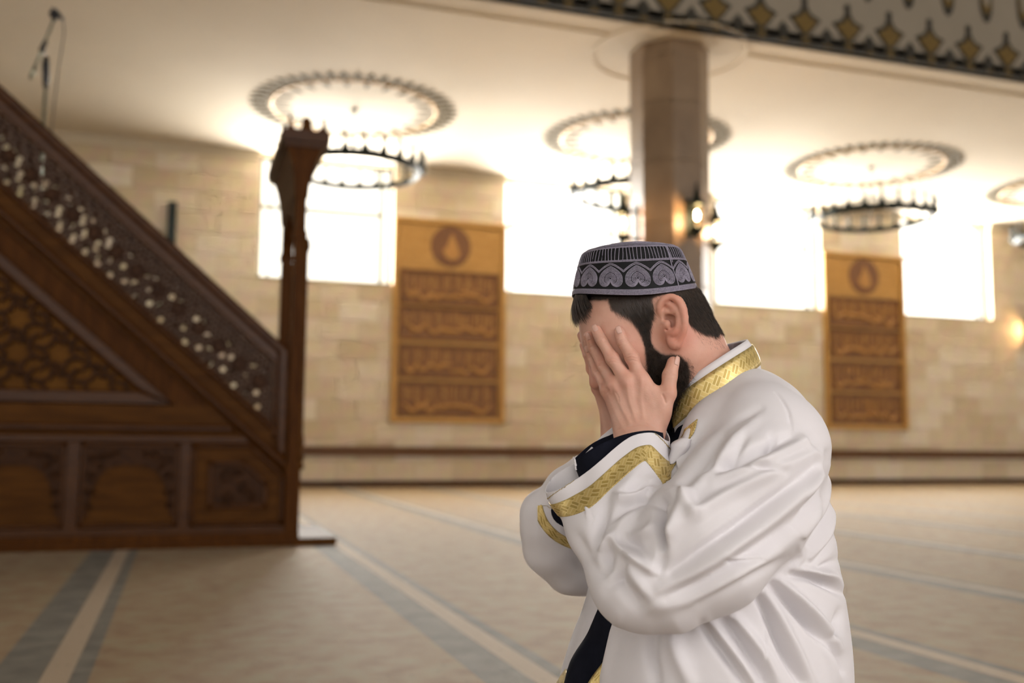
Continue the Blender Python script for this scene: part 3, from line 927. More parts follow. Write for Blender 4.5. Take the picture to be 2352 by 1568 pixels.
crest = mirror([(0.0, 0.0), (0.045, 0.0), (0.032, 0.025), (0.026, 0.05), (0.036, 0.062), (0.018, 0.085), (0.0, 0.098)])
cr_me = share(flat(crest, -0.012, 0.024), 'crest', 'wood_dark')
half = [(0.0, 0.0), (0.045, 0.0), (0.028, 0.03), (0.018, 0.055), (0.022, 0.09), (0.0, 0.098)]
crh_me = share(flat(half, -0.012, 0.024), 'crest', 'wood_dark')
for yy in (Y0-0.05, Y1+0.05):
    link('crest', cr_me, mn, (0.715, yy-Y0, 2.715))
    link('crest', crh_me, mn, (0.595, yy-Y0, 2.715))
    o = link('crest', crh_me, mn, (0.838, yy-Y0, 2.715)); o.scale = (-1, 1, 1)
for xx in (0.585, 0.835):
    for k in range(1, 5):
        o = link('crest', cr_me, mn, (xx, -0.05+(Y1-Y0+0.1)*k/5, 2.715), (0, 0, math.pi/2))
# treads
for k in range(13):
    x1_ = 0.60-0.205*k
    z_ = 0.085+0.18*(k+1)
    if x1_ < XB+0.15: break
    mp('tread', MB().box(max(x1_-0.235, XB), x1_, Y0+0.08, Y1-0.08, z_-0.03, z_).box(max(x1_-0.03, XB), x1_-0.015, Y0+0.08, Y1-0.08, z_-0.18, z_-0.03), 'wood_mid')
mp('stair_back', MB().box(XB-0.03, XB, Y0, Y1, 0.0, 3.9), 'wood_dark')

# ------------------------------------------------------------------ microphone on its stand, on the pulpit stair
kx, kz = 7, 0
xm, ym = -0.94, 7.075
kstep = int((0.60-xm)/0.205)
zst = 0.085+0.18*(kstep+1)
ms = empty('microphone_stand', (xm, ym, zst), label='grey microphone stand with black boom clutch on the pulpit stair', category='microphone stand')
bs_ = MB().lathe([(0.09, 0.0), (0.09, 0.012), (0.03, 0.025), (0.012, 0.04)], 18, (xm, ym, zst)); child(ms, 'base', bs_, 'black_metal', True)
child(ms, 'pole', MB().tube([(xm, ym, zst+0.03), (xm-0.005, ym, 3.17)], 0.011, 8), 'steel', True)
child(ms, 'clutch', MB().tube([(xm-0.005, ym, 2.99), (xm-0.006, ym, 3.06), (xm-0.012, ym, 3.15), (xm-0.01, ym, 3.20)], [0.016, 0.022, 0.024, 0.014], 8), 'black_plastic', True)
child(ms, 'boom', MB().tube([(-1.035, ym, 3.055), (-0.915, ym, 3.47)], 0.009, 8), 'steel', True)
child(ms, 'boom_weight', MB().tube([(-1.04, ym, 3.04), (-1.015, ym, 3.12)], 0.013, 8), 'steel', True)
child(ms, 'clamp_knob', MB().tube([(-0.955, ym-0.03, 3.30), (-0.978, ym-0.03, 3.225)], [0.014, 0.02], 8).tube([(-0.975, ym-0.06, 3.24), (-0.975, ym+0.04, 3.24)], 0.012, 8), 'black_plastic', True)
child(ms, 'cable', MB().tube([(-0.86, ym, 3.46), (-0.85, ym, 3.38), (-0.865, ym, 3.2), (-0.885, ym, 2.9), (-0.90, ym, 2.5), (-0.92, ym+0.02, 2.1), (-0.93, ym+0.03, zst+0.02)], 0.004, 5), 'black_plastic', True)
mc = empty('microphone', (-0.915, ym, 3.47), label='black microphone clipped at the top of the boom', category='microphone')
child(mc, 'grille', MB().tube([(-0.925, ym, 3.475), (-0.93, ym, 3.50), (-0.918, ym, 3.525), (-0.90, ym, 3.525)], [0.012, 0.024, 0.026, 0.014], 10), 'black_plastic', True)
child(mc, 'body', MB().tube([(-0.905, ym, 3.515), (-0.86, ym, 3.47)], [0.018, 0.011], 10), 'black_plastic', True)
child(mc, 'clip', MB().tube([(-0.915, ym, 3.46), (-0.905, ym, 3.505)], 0.014, 8), 'black_plastic', True)

# ================================================================== the kneeling man
def P(px, py, t=0.0):
    """photo pixel -> local point of the man's frame (x right, y away, z up), t metres in front of his median plane"""
    d = FW+RR*((px-CX)/FPX)-UU*((py-CY)/FPX)
    s = (D0-t)/float(d@FH)
    return np.array([s*float(d@R0), -t, CAM_H+s*float(d[2])])
def to_px(V):
    w = V[:, :1]*R0+(V[:, 1:2]+D0)*FH+np.array([0, 0, 1.0])*(V[:, 2:3]-CAM_H)
    z_ = w@FW
    return CX+FPX*(w@RR)/z_, CY-FPX*(w@UU)/z_
MAN_LOC = (FH[0]*D0, FH[1]*D0, 0.0)
person = empty('person', MAN_LOC, (0, 0, -PHI), label='kneeling bearded man in white robe and black embroidered cap covering his face with both hands', category='person')

# ------------------------------------------------------------------ implicit-surface modelling
class Field:
    def __init__(s, lo, hi, h):
        s.lo = np.array(lo, np.float32); s.h = h
        s.n = np.ceil((np.array(hi)-s.lo)/h).astype(int)+1
        s.F = np.full(s.n, 1.0, np.float32)
        s.ax = [s.lo[i]+h*np.arange(s.n[i], dtype=np.float32) for i in range(3)]
    def sub(s, lo, hi):
        a = np.clip(np.floor((np.array(lo)-s.lo)/s.h).astype(int), 0, s.n-1)
        b = np.clip(np.ceil((np.array(hi)-s.lo)/s.h).astype(int)+1, 1, s.n)
        if np.any(b <= a): return None, None
        sl = tuple(slice(a[i], b[i]) for i in range(3))
        return sl, (s.ax[0][sl[0]][:, None, None], s.ax[1][sl[1]][None, :, None], s.ax[2][sl[2]][None, None, :])
    def put(s, fn, lo, hi, k, op='u'):
        m = k+3*s.h
        sl, xyz = s.sub(np.array(lo)-m, np.array(hi)+m)
        if sl is None: return
        d = fn(*xyz).astype(np.float32)
        a = s.F[sl]
        if op == 'u':
            if k > 0:
                hh = np.maximum(k-np.abs(a-d), 0)/k
                s.F[sl] = np.minimum(a, d)-hh*hh*k*0.25
            else: s.F[sl] = np.minimum(a, d)
        else:
            d = -d
            if k > 0:
                hh = np.maximum(k-np.abs(a-d), 0)/k
                s.F[sl] = np.maximum(a, d)+hh*hh*k*0.25
            else: s.F[sl] = np.maximum(a, d)
    def cone(s, a, b, ra, rb, k=0.01, op='u'):
        a, b = np.array(a, float), np.array(b, float)
        ba = b-a; L2 = float(ba@ba)+1e-12
        R_ = max(ra, rb)
        def fn(X, Y_, Z):
            px, py, pz = X-a[0], Y_-a[1], Z-a[2]
            h = np.clip((px*ba[0]+py*ba[1]+pz*ba[2])/L2, 0, 1)
            return np.sqrt((px-h*ba[0])**2+(py-h*ba[1])**2+(pz-h*ba[2])**2)-(ra+(rb-ra)*h)
        s.put(fn, np.minimum(a, b)-R_, np.maximum(a, b)+R_, k, op)
    def chain(s, pts, k=0.01, op='u'):
        for p, q in zip(pts[:-1], pts[1:]): s.cone(p[0], q[0], p[1], q[1], k, op)
    def ell(s, c, r, k=0.01, M=None, op='u'):
        c, r = np.array(c, float), np.array(r, float)
        M = np.eye(3) if M is None else M
        R_ = r.max()
        def fn(X, Y_, Z):
            px, py, pz = X-c[0], Y_-c[1], Z-c[2]
            q = [(px*M[i, 0]+py*M[i, 1]+pz*M[i, 2]) for i in range(3)]
            k0 = np.sqrt((q[0]/r[0])**2+(q[1]/r[1])**2+(q[2]/r[2])**2)
            k1 = np.sqrt((q[0]/r[0]**2)**2+(q[1]/r[1]**2)**2+(q[2]/r[2]**2)**2)+1e-9
            return k0*(k0-1)/k1
        ext = np.sqrt(((M*r[:, None])**2).sum(0))
        s.put(fn, c-ext, c+ext, k, op)
    def extract(s, smooth=2):
        F, n = s.F, s.n
        ins = F < 0
        c = [ins[i:n[0]-1+i, j:n[1]-1+j, k:n[2]-1+k] for i in (0, 1) for j in (0, 1) for k in (0, 1)]
        cnt = sum(x.astype(np.int8) for x in c)
        act = (cnt > 0) & (cnt < 8)
        I = np.argwhere(act)
        vid = np.full(act.shape, -1, np.int32)
        vid[act] = np.arange(len(I))
        acc = np.zeros((len(I), 3), np.float64); num = np.zeros(len(I))
        corner = [(i, j, k) for i in (0, 1) for j in (0, 1) for k in (0, 1)]
        for a in range(8):
            for ax in range(3):
                if corner[a][ax]: continue
                bq = list(corner[a]); bq[ax] = 1
                fa = F[I[:, 0]+corner[a][0], I[:, 1]+corner[a][1], I[:, 2]+corner[a][2]]
                fb = F[I[:, 0]+bq[0], I[:, 1]+bq[1], I[:, 2]+bq[2]]
                m = (fa < 0) != (fb < 0)
                t = fa[m]/(fa[m]-fb[m])
                p = np.tile(np.array(corner[a], float), (m.sum(), 1)); p[:, ax] = t
                acc[m] += p; num[m] += 1
        V = s.lo+s.h*(I+acc/num[:, None])
        Q = []
        for ax in range(3):
            o1, o2 = (ax+1) % 3, (ax+2) % 3
            sl0 = [slice(None)]*3; sl1 = [slice(None)]*3
            sl0[ax] = slice(0, n[ax]-1); sl1[ax] = slice(1, n[ax])
            e0, e1 = ins[tuple(sl0)], ins[tuple(sl1)]
            E_ = np.argwhere(e0 != e1)
            ok = (E_[:, o1] > 0) & (E_[:, o2] > 0) & (E_[:, o1] < n[o1]-1) & (E_[:, o2] < n[o2]-1)
            E_ = E_[ok]
            inside0 = e0[E_[:, 0], E_[:, 1], E_[:, 2]]
            def v(d1, d2):
                q = E_.copy(); q[:, o1] -= d1; q[:, o2] -= d2
                return vid[q[:, 0], q[:, 1], q[:, 2]]
            q = np.stack([v(1, 1), v(0, 1), v(0, 0), v(1, 0)], 1)
            q[~inside0] = q[~inside0][:, ::-1]
            Q.append(q)
        Q = np.concatenate(Q)
        V = relax(V, Q, smooth)
        return V, Q

def edges_of(Q):
    e = np.concatenate([np.stack([Q[:, i], Q[:, (i+1) % Q.shape[1]]], 1) for i in range(Q.shape[1])])
    return e
def relax(V, Q, it, lam=0.5):
    e = edges_of(Q)
    deg = np.bincount(e[:, 0], minlength=len(V))+np.bincount(e[:, 1], minlength=len(V))
    for _ in range(it):
        S = np.zeros_like(V)
        for a in range(3):
            S[:, a] = np.bincount(e[:, 0], V[e[:, 1], a], len(V))+np.bincount(e[:, 1], V[e[:, 0], a], len(V))
        V = V+lam*(S/np.maximum(deg, 1)[:, None]-V)
    return V
def tris(Q): return np.concatenate([Q[:, [0, 1, 2]], Q[:, [0, 2, 3]]]) if Q.shape[1] == 4 else Q
def normals(V, T):
    T = tris(T)
    n = np.cross(V[T[:, 1]]-V[T[:, 0]], V[T[:, 2]]-V[T[:, 0]])
    N_ = np.zeros_like(V)
    for a in range(3):
        for k in range(3): N_[:, a] += np.bincount(T[:, k], n[:, a], len(V))
    return N_/(np.linalg.norm(N_, axis=1, keepdims=True)+1e-12)
def clip(V, T, S, extra=None):
    """keep the part of a triangle mesh where the vertex scalar S >= 0 (clean cut edges)"""
    A = V if extra is None else np.concatenate([V, extra], 1)
    A = np.concatenate([A, S[:, None]], 1)
    pos = S >= 0
    c = pos[T].sum(1)
    out = [T[c == 3]]
    newA = [A]; off = len(A)
    for want in (1, 2):
        X = T[c == want]
        if not len(X): continue
        lone = pos[X] if want == 1 else ~pos[X]
        r = np.argmax(lone, 1)
        X = np.stack([X[np.arange(len(X)), (r+j) % 3] for j in range(3)], 1)
        t1 = S[X[:, 0]]/(S[X[:, 0]]-S[X[:, 1]]); t2 = S[X[:, 0]]/(S[X[:, 0]]-S[X[:, 2]])
        p1 = A[X[:, 0]]+(A[X[:, 1]]-A[X[:, 0]])*t1[:, None]
        p2 = A[X[:, 0]]+(A[X[:, 2]]-A[X[:, 0]])*t2[:, None]
        i1 = off+np.arange(len(X)); i2 = i1+len(X); off += 2*len(X)
        newA += [p1, p2]
        if want == 1: out.append(np.stack([X[:, 0], i1, i2], 1))
        else:
            out.append(np.stack([i1, X[:, 1], X[:, 2]], 1)); out.append(np.stack([i1, X[:, 2], i2], 1))
    A = np.concatenate(newA); T = np.concatenate(out)
    A, T = weld(A, T)
    return A[:, :3], T, A[:, 3:-1]
def weld(A, T):
    used = np.unique(T)
    key = np.round(A[used, :3]*1e6).astype(np.int64)
    _, first, inv = np.unique(key, axis=0, return_index=True, return_inverse=True)
    mp_ = np.full(len(A), -1); mp_[used] = inv.ravel()
    A = A[used][first]; T = mp_[T]
    ok = (T[:, 0] != T[:, 1]) & (T[:, 1] != T[:, 2]) & (T[:, 0] != T[:, 2])
    return A, T[ok]

def np_mesh(name, V, F_, mat, parent, uv=None, attrs=None, smooth=True, **props):
    me = bpy.data.meshes.new(name)
    V = np.asarray(V, np.float32); F_ = np.asarray(F_, np.int32)
    k = F_.shape[1]
    me.vertices.add(len(V)); me.vertices.foreach_set('co', V.ravel())
    me.loops.add(F_.size); me.loops.foreach_set('vertex_index', F_.ravel())
    me.polygons.add(len(F_)); me.polygons.foreach_set('loop_start', np.arange(0, F_.size, k, dtype=np.int32))
    me.polygons.foreach_set('loop_total', np.full(len(F_), k, np.int32))
    if uv is not None:
        l = me.uv_layers.new(name='UVMap')
        l.data.foreach_set('uv', np.asarray(uv, np.float32)[F_.ravel()].ravel())
    for an, av in (attrs or {}).items():
        at = me.attributes.new(an, 'FLOAT', 'POINT'); at.data.foreach_set('value', np.asarray(av, np.float32))
    me.update(calc_edges=True); me.validate()
    if smooth: me.shade_smooth()
    me.materials.append(MATS[mat])
    return link(name, me, parent, **props)

def in_poly(x, y, poly):
    r = np.zeros(len(x), bool)
    n = len(poly)
    for i in range(n):
        (x0, y0), (x1, y1) = poly[i], poly[(i+1) % n]
        if y0 == y1: continue
        c_ = ((y0 > y) != (y1 > y)) & (x < (x1-x0)*(y-y0)/(y1-y0)+x0)
        r ^= c_
    return r
def poly_dist(x, y, pl):
    """distance to a polyline, arc position, and signed side (+ left of travel in image coordinates, y down)"""
    best = np.full(len(x), 1e9); arc = np.zeros(len(x)); side = np.zeros(len(x)); s0 = 0.0
    m = len(pl)-1
    for i in range(m):
        a, b = np.array(pl[i], float), np.array(pl[i+1], float)
        ab = b-a; L_ = np.linalg.norm(ab)
        t = ((x-a[0])*ab[0]+(y-a[1])*ab[1])/L_**2
        tc = np.clip(t, 0 if i else -9, 1 if i < m-1 else 9)
        dx, dy = x-a[0]-tc*ab[0], y-a[1]-tc*ab[1]
        d = np.hypot(dx, dy)
        cr = (ab[0]*(y-a[1])-ab[1]*(x-a[0]))/L_
        u = d < best
        best[u] = d[u]; arc[u] = s0+tc[u]*L_; side[u] = np.sign(cr[u])
        s0 += L_
    return best, arc, side
def smoothcurve(pl, n=6):
    """Catmull-Rom resampling of a polyline of tuples"""
    Q = np.array(pl, float); Q = np.vstack([2*Q[0]-Q[1], Q, 2*Q[-1]-Q[-2]])
    out = []
    for i in range(1, len(Q)-2):
        p0, p1, p2, p3 = Q[i-1], Q[i], Q[i+1], Q[i+2]
        for t in np.linspace(0, 1, n, endpoint=False):
            out.append(0.5*((2*p1)+(-p0+p2)*t+(2*p0-5*p1+4*p2-p3)*t*t+(-p0+3*p1-3*p2+p3)*t**3))
    out.append(Q[-2])
    return np.array(out)

# ------------------------------------------------------------------ materials of the man
def make_skin():
    m, nt, b = new_mat('skin')
    tc = N(nt, 'ShaderNodeTexCoord')
    n1 = N(nt, 'ShaderNodeTexNoise'); n1.inputs['Scale'].default_value = 28; n1.inputs['Detail'].default_value = 5
    nt.links.new(tc.outputs['Object'], n1.inputs['Vector'])
    r = ramp(nt, [(0.3, (0.60, 0.325, 0.235)), (0.7, (0.705, 0.415, 0.315))])
    nt.links.new(n1.outputs['Fac'], r.inputs['Fac'])
    red = N(nt, 'ShaderNodeAttribute', attribute_name='blush')
    m1 = N(nt, 'ShaderNodeMix', data_type='RGBA'); nt.links.new(red.outputs['Fac'], m1.inputs[0])
    nt.links.new(r.outputs['Color'], m1.inputs[6]); m1.inputs[7].default_value = (0.66, 0.245, 0.17, 1)
    hm = N(nt, 'ShaderNodeAttribute', attribute_name='stubble')
    m2 = N(nt, 'ShaderNodeMix', data_type='RGBA'); nt.links.new(hm.outputs['Fac'], m2.inputs[0])
    nt.links.new(m1.outputs[2], m2.inputs[6]); m2.inputs[7].default_value = (0.035, 0.022, 0.016, 1)
    nt.links.new(m2.outputs[2], b.inputs['Base Color'])
    b.inputs['Roughness'].default_value = 0.48
    b.inputs['Specular IOR Level'].default_value = 0.4
    b.inputs['Subsurface Weight'].default_value = 0.16
    b.inputs['Subsurface Radius'].default_value = (1.0, 0.35, 0.2)
    b.inputs['Subsurface Scale'].default_value = 0.006
    n2 = N(nt, 'ShaderNodeTexNoise'); n2.inputs['Scale'].default_value = 420; n2.inputs['Detail'].default_value = 3
    nt.links.new(tc.outputs['Object'], n2.inputs['Vector'])
    bp = N(nt, 'ShaderNodeBump'); bp.inputs['Strength'].default_value = 0.18; bp.inputs['Distance'].default_value = 0.0012
    nt.links.new(n2.outputs['Fac'], bp.inputs['Height']); nt.links.new(bp.outputs['Normal'], b.inputs['Normal'])
make_skin()
mat_noise('nail', (0.62, 0.36, 0.28), (0.66, 0.40, 0.32), 0.35, 60, coat=0.15)
mat_noise('hair', (0.020, 0.013, 0.009), (0.070, 0.046, 0.031), 0.45, 120)
mat_noise('cap_cloth', (0.005, 0.005, 0.006), (0.009, 0.009, 0.010), 0.6, 60, spec=0.2)
mat_noise('cap_thread', (0.20, 0.18, 0.235), (0.36, 0.325, 0.41), 0.42, 500, bump=0.4)
mat_noise('navy_cloth', (0.004, 0.005, 0.011), (0.007, 0.008, 0.016), 0.85, 60, spec=0.15)
mat_noise('lining_stripe', (0.10, 0.09, 0.11), (0.45, 0.42, 0.45), 0.7, 90, (1, 0.05, 0.05))
def make_cloth():
    m, nt, b = new_mat('white_cotton')
    tc = N(nt, 'ShaderNodeTexCoord')
    n1 = N(nt, 'ShaderNodeTexNoise'); n1.inputs['Scale'].default_value = 900
    nt.links.new(tc.outputs['Object'], n1.inputs['Vector'])
    b.inputs['Base Color'].default_value = (0.77, 0.735, 0.75, 1)
    b.inputs['Roughness'].default_value = 0.75
    b.inputs['Specular IOR Level'].default_value = 0.25
    b.inputs['Sheen Weight'].default_value = 0.12
    n3 = N(nt, 'ShaderNodeTexNoise'); n3.inputs['Scale'].default_value = 26; n3.inputs['Detail'].default_value = 3
    nt.links.new(tc.outputs['Object'], n3.inputs['Vector'])
    bp = N(nt, 'ShaderNodeBump'); bp.inputs['Strength'].default_value = 0.10; bp.inputs['Distance'].default_value = 0.0006
    nt.links.new(n1.outputs['Fac'], bp.inputs['Height'])
    bp2 = N(nt, 'ShaderNodeBump'); bp2.inputs['Strength'].default_value = 0.16; bp2.inputs['Distance'].default_value = 0.004
    nt.links.new(n3.outputs['Fac'], bp2.inputs['Height']); nt.links.new(bp.outputs['Normal'], bp2.inputs['Normal'])
    nt.links.new(bp2.outputs['Normal'], b.inputs['Normal'])
make_cloth()
def make_brocade():
    """gold woven braid: interlaced diagonal straps between two corded edges; UV.x metres along, UV.y 0..1 across"""
    m, nt, b = new_mat('gold_braid')
    L = nt.links.new
    uv = N(nt, 'ShaderNodeUVMap')
    sp = N(nt, 'ShaderNodeSeparateXYZ'); L(uv.outputs[0], sp.inputs[0])
    def M(op, a, c=None, d=None):
        n = N(nt, 'ShaderNodeMath', operation=op)
        for i, v in enumerate((a, c, d)):
            if v is None: continue
            if hasattr(v, 'links'): L(v, n.inputs[i])
            else: n.inputs[i].default_value = v
        return n.outputs[0]
    x = M('MULTIPLY', sp.outputs['X'], 62.0)      # about one cell per 1.6 cm
    y = M('MULTIPLY', sp.outputs['Y'], 1.9)
    a = M('ADD', x, y); c = M('SUBTRACT', x, y)
    chk = M('MODULO', M('ADD', M('FLOOR', a), M('FLOOR', c)), 2.0)
    chk = M('GREATER_THAN', M('ABSOLUTE', chk), 0.5)
    fa = M('FRACT', M('MULTIPLY', a, 2.0)); fc = M('FRACT', M('MULTIPLY', c, 2.0))
    ta = M('ABSOLUTE', M('SUBTRACT', fa, 0.5)); tcc = M('ABSOLUTE', M('SUBTRACT', fc, 0.5))
    mixv = M('ADD', M('MULTIPLY', chk, ta), M('MULTIPLY', M('SUBTRACT', 1.0, chk), tcc))
    strap = M('LESS_THAN', mixv, 0.34)
    edge = M('GREATER_THAN', M('ABSOLUTE', M('SUBTRACT', sp.outputs['Y'], 0.5)), 0.40)
    cord = M('LESS_THAN', M('ABSOLUTE', M('SUBTRACT', M('FRACT', M('MULTIPLY', M('ADD', x, M('MULTIPLY', sp.outputs['Y'], 9.0)), 4.0)), 0.5)), 0.33)
    hgt = M('ADD', M('MULTIPLY', edge, cord), M('MULTIPLY', M('SUBTRACT', 1.0, edge), strap))
    mx = N(nt, 'ShaderNodeMix', data_type='RGBA'); L(hgt, mx.inputs[0])
    mx.inputs[6].default_value = (0.80, 0.64, 0.29, 1)
    chm = N(nt, 'ShaderNodeMix', data_type='RGBA'); L(chk, chm.inputs[0])
    chm.inputs[6].default_value = (0.50, 0.35, 0.10, 1); chm.inputs[7].default_value = (0.72, 0.54, 0.20, 1)
    L(chm.outputs[2], mx.inputs[7])
    L(mx.outputs[2], b.inputs['Base Color'])
    b.inputs['Metallic'].default_value = 0.45
    b.inputs['Roughness'].default_value = 0.38
    bp = N(nt, 'ShaderNodeBump'); bp.inputs['Strength'].default_value = 0.7; bp.inputs['Distance'].default_value = 0.0012
    L(hgt, bp.inputs['Height']); L(bp.outputs['Normal'], b.inputs['Normal'])
make_brocade()

# ------------------------------------------------------------------ head
AL = math.radians(28)
HC = P(1474, 713, 0.0)
HF = np.array([-math.cos(AL), 0, -math.sin(AL)]); HU = np.array([-math.sin(AL), 0, math.cos(AL)]); HS = np.array([0, -1.0, 0])
HM = np.stack([HF, HS, HU])
def hp(f, s, u): return HC+HF*f+HS*s+HU*u
hd = Field(P(1305, 540, 0)+[0, -0.105, 0], P(1720, 1010, 0)+[0, 0.105, 0], 0.0017) if False else None
lo = np.minimum(P(1300, 1020, 0), P(1300, 540, 0)); hi = np.maximum(P(1730, 540, 0), P(1730, 1020, 0))
hd = Field((lo[0], -0.108, lo[2]), (hi[0], 0.108, hi[2]), 0.0018)
hd.ell(hp(0.003, 0, -0.010), (0.0925, 0.076, 0.084), 0.0, HM)
hd.ell(hp(0.044, 0, -0.018), (0.050, 0.064, 0.064), 0.03, HM)
hd.ell(hp(0.046, 0, -0.070), (0.046, 0.055, 0.062), 0.03, HM)
for s_ in (-1, 1):
    hd.cone(hp(-0.012, s_*0.050, -0.088), hp(0.055, s_*0.022, -0.132), 0.024, 0.022, 0.03)
    hd.ell(hp(0.058, s_*0.047, -0.045), (0.022, 0.018, 0.018), 0.03, HM)
    hd.cone(hp(0.086, s_*0.014, -0.012), hp(0.066, s_*0.054, -0.014), 0.009, 0.008, 0.02)
    hd.cone(hp(-0.02, s_*0.055, -0.02), hp(-0.035, s_*0.045, -0.09), 0.02, 0.02, 0.03)
hd.ell(hp(0.070, 0, -0.138), (0.022, 0.026, 0.018), 0.025, HM)
hd.cone(hp(0.090, 0, -0.018), hp(0.110, 0, -0.064), 0.0085, 0.0115, 0.012)
for s_ in (-1, 1):
    hd.ell(hp(0.099, s_*0.013, -0.068), (0.010, 0.008, 0.008), 0.008, HM)
    hd.ell(hp(0.094, s_*0.031, -0.026), (0.020, 0.019, 0.012), 0.014, HM, 'd')
    hd.ell(hp(0.076, s_*0.031, -0.028), (0.0135, 0.0155, 0.0125), 0.006, HM)
hd.ell(hp(0.090, 0, -0.094), (0.011, 0.024, 0.0065), 0.006, HM)
hd.ell(hp(0.088, 0, -0.106), (0.012, 0.020, 0.0075), 0.006, HM)
hd.cone(hp(0.099, -0.02, -0.0995), hp(0.099, 0.02, -0.0995), 0.0018, 0.0018, 0.004, 'd')
# neck: nape to collar
hd.chain([(P(1556, 752, 0), 0.052), (P(1574, 800, 0), 0.0535), (P(1612, 880, 0), 0.055), (P(1650, 960, 0), 0.066), (P(1670, 1010, 0), 0.08)], 0.02)
for s_ in (-1, 1):
    hd.cone(P(1575, 790, s_*0.05), P(1600, 940, s_*0.02), 0.016, 0.014, 0.02)
# ears
def Z1(zx, zy): return 1180+zx/3.92, 540+zy/3.92
def ear(sd):
    def E(zx, zy, t):
        x_, y_ = Z1(zx, zy)
        p = P(x_, y_, t); p[1] *= sd
        return p
    hd.ell(E(1425, 770, 0.071), (0.017, 0.010, 0.029), 0.010)
    hd.ell(E(1455, 740, 0.081), (0.019, 0.0045, 0.033), 0.006)
    # concha hollow, upper hollow
    hd.ell(E(1422, 780, 0.092), (0.0125, 0.018, 0.0170), 0.004, None, 'd')
    hd.ell(E(1400, 715, 0.090), (0.010, 0.008, 0.0055), 0.004, None, 'd')
    hx = [(1345, 745, .078), (1318, 700, .081), (1312, 640, .085), (1340, 585, .088), (1395, 556, .090), (1445, 562, .092), (1492, 605, .094), (1525, 680, .096), (1540, 760, .096), (1535, 840, .094), (1512, 905, .090), (1480, 960, .085), (1448, 980, .083), (1424, 955, .080), (1412, 905, .077)]
    rr_ = [.0025, .0034, .0040, .0042, .0042, .0042, .0044, .0046, .0046, .0044, .0044, .0055, .0065, .0055, .0035]
    hs_ = smoothcurve([(*q, r_) for q, r_ in zip(hx, rr_)], 4)
    hd.chain([(E(*q[:3]), q[3]) for q in hs_], 0.0022)
    ah = [(1375, 610, .084), (1430, 640, .087), (1478, 700, .090), (1490, 770, .091), (1475, 840, .090), (1440, 890, .087)]
    hd.chain([(E(*q), 0.0038) for q in smoothcurve(ah, 3)], 0.0035)
    hd.cone(E(1440, 700, .086), E(1370, 690, .083), 0.0032, 0.0028, 0.004)
    hd.ell(E(1382, 800, 0.083), (0.0055, 0.0045, 0.0065), 0.004)
    hd.ell(E(1425, 868, 0.084), (0.006, 0.004, 0.005), 0.004)
    hd.ell(E(1448, 950, 0.079), (0.010, 0.0055, 0.012), 0.005)
ear(1); ear(-1)
Vh, Qh = hd.extract(2)
Xh, Yh = to_px(Vh)
HAIR_P = [(1392, 600), (1396, 690), (1403, 713), (1420, 722), (1443, 730), (1462, 747), (1473, 770), (1481, 794), (1497, 790), (1493, 762), (1496, 735), (1507, 706), (1520, 692), (1566, 690), (1576, 715), (1582, 742), (1594, 753), (1606, 762), (1622, 770), (1650, 776), (1680, 700), (1620, 600)]
BEARD_P = [(1472, 768), (1496, 788), (1507, 803), (1520, 813), (1540, 813), (1562, 817), (1579, 832), (1585, 860), (1580, 900), (1550, 975), (1500, 1010), (1445, 975), (1440, 905), (1470, 880), (1489, 866), (1485, 835), (1481, 800)]
stub = (in_poly(Xh, Yh, HAIR_P) | in_poly(Xh, Yh, BEARD_P) | in_poly(Xh, Yh, [(1300, 560), (1300, 690), (1395, 690), (1395, 560)])).astype(float)
earm = in_poly(Xh, Yh, [(1500, 670), (1580, 670), (1590, 760), (1560, 805), (1520, 800), (1500, 760)])
stub[earm & (np.abs(Vh[:, 1]) > 0.0775)] = 0
eq = edges_of(Qh)
for _ in range(3):
    s_ = np.bincount(eq[:, 0], stub[eq[:, 1]], len(Vh))+np.bincount(eq[:, 1], stub[eq[:, 0]], len(Vh))
    d_ = np.bincount(eq[:, 0], minlength=len(Vh))+np.bincount(eq[:, 1], minlength=len(Vh))
    stub = 0.5*stub+0.5*s_/d_
blush = np.zeros(len(Vh))
for (bx, by, br, ba) in ((1560, 770, 30, 0.75), (1545, 690, 28, 0.5), (1575, 720, 22, 0.5), (1450, 800, 50, 0.25), (1370, 880, 40, 0.4), (1640, 800, 60, 0.12)):
    blush = np.maximum(blush, ba*np.exp(-((Xh-bx)**2+(Yh-by)**2)/(2*br**2)))
Nh = normals(Vh, Qh)

# ------------------------------------------------------------------ hands (left hand in the photo's pose, right hand mirrored)
def H5(zx, zy): return 1300+zx/5.2267, 720+zy/5.2267
def J(zx, zy, t): return P(*H5(zx, zy), t)
FING = {
    'index': [(J(640, 218, .058), .0076), (J(678, 335, .062), .0081), (J(790, 525, .067), .0088), (J(893, 780, .080), .0100)],
    'middle': [(J(368, 205, .042), .0077), (J(432, 328, .050), .0081), (J(560, 542, .059), .0090), (J(735, 815, .079), .0104)],
    'ring': [(J(272, 270, .027), .0073), (J(328, 412, .035), .0078), (J(442, 612, .046), .0087), (J(580, 865, .068), .0098)],
    'pinky': [(J(272, 425, .011), .0065), (J(315, 545, .019), .0070), (J(388, 705, .030), .0080), (J(498, 920, .053), .0088)],
    'thumb': [(J(1288, 590, .077), .0090), (J(1246, 745, .081), .0101), (J(1226, 960, .088), .0112), (J(1110, 1200, .082), .0150)],
}
def head_t(px, py):
    """how far the head's surface stands in front of the median plane at a photo pixel"""
    for t in np.arange(0.105, -0.06, -0.0015):
        q = np.round((P(px, py, t)-hd.lo)/hd.h).astype(int)
        if np.all(q >= 0) and np.all(q < hd.n) and hd.F[tuple(q)] < 0: return t
    return -0.06
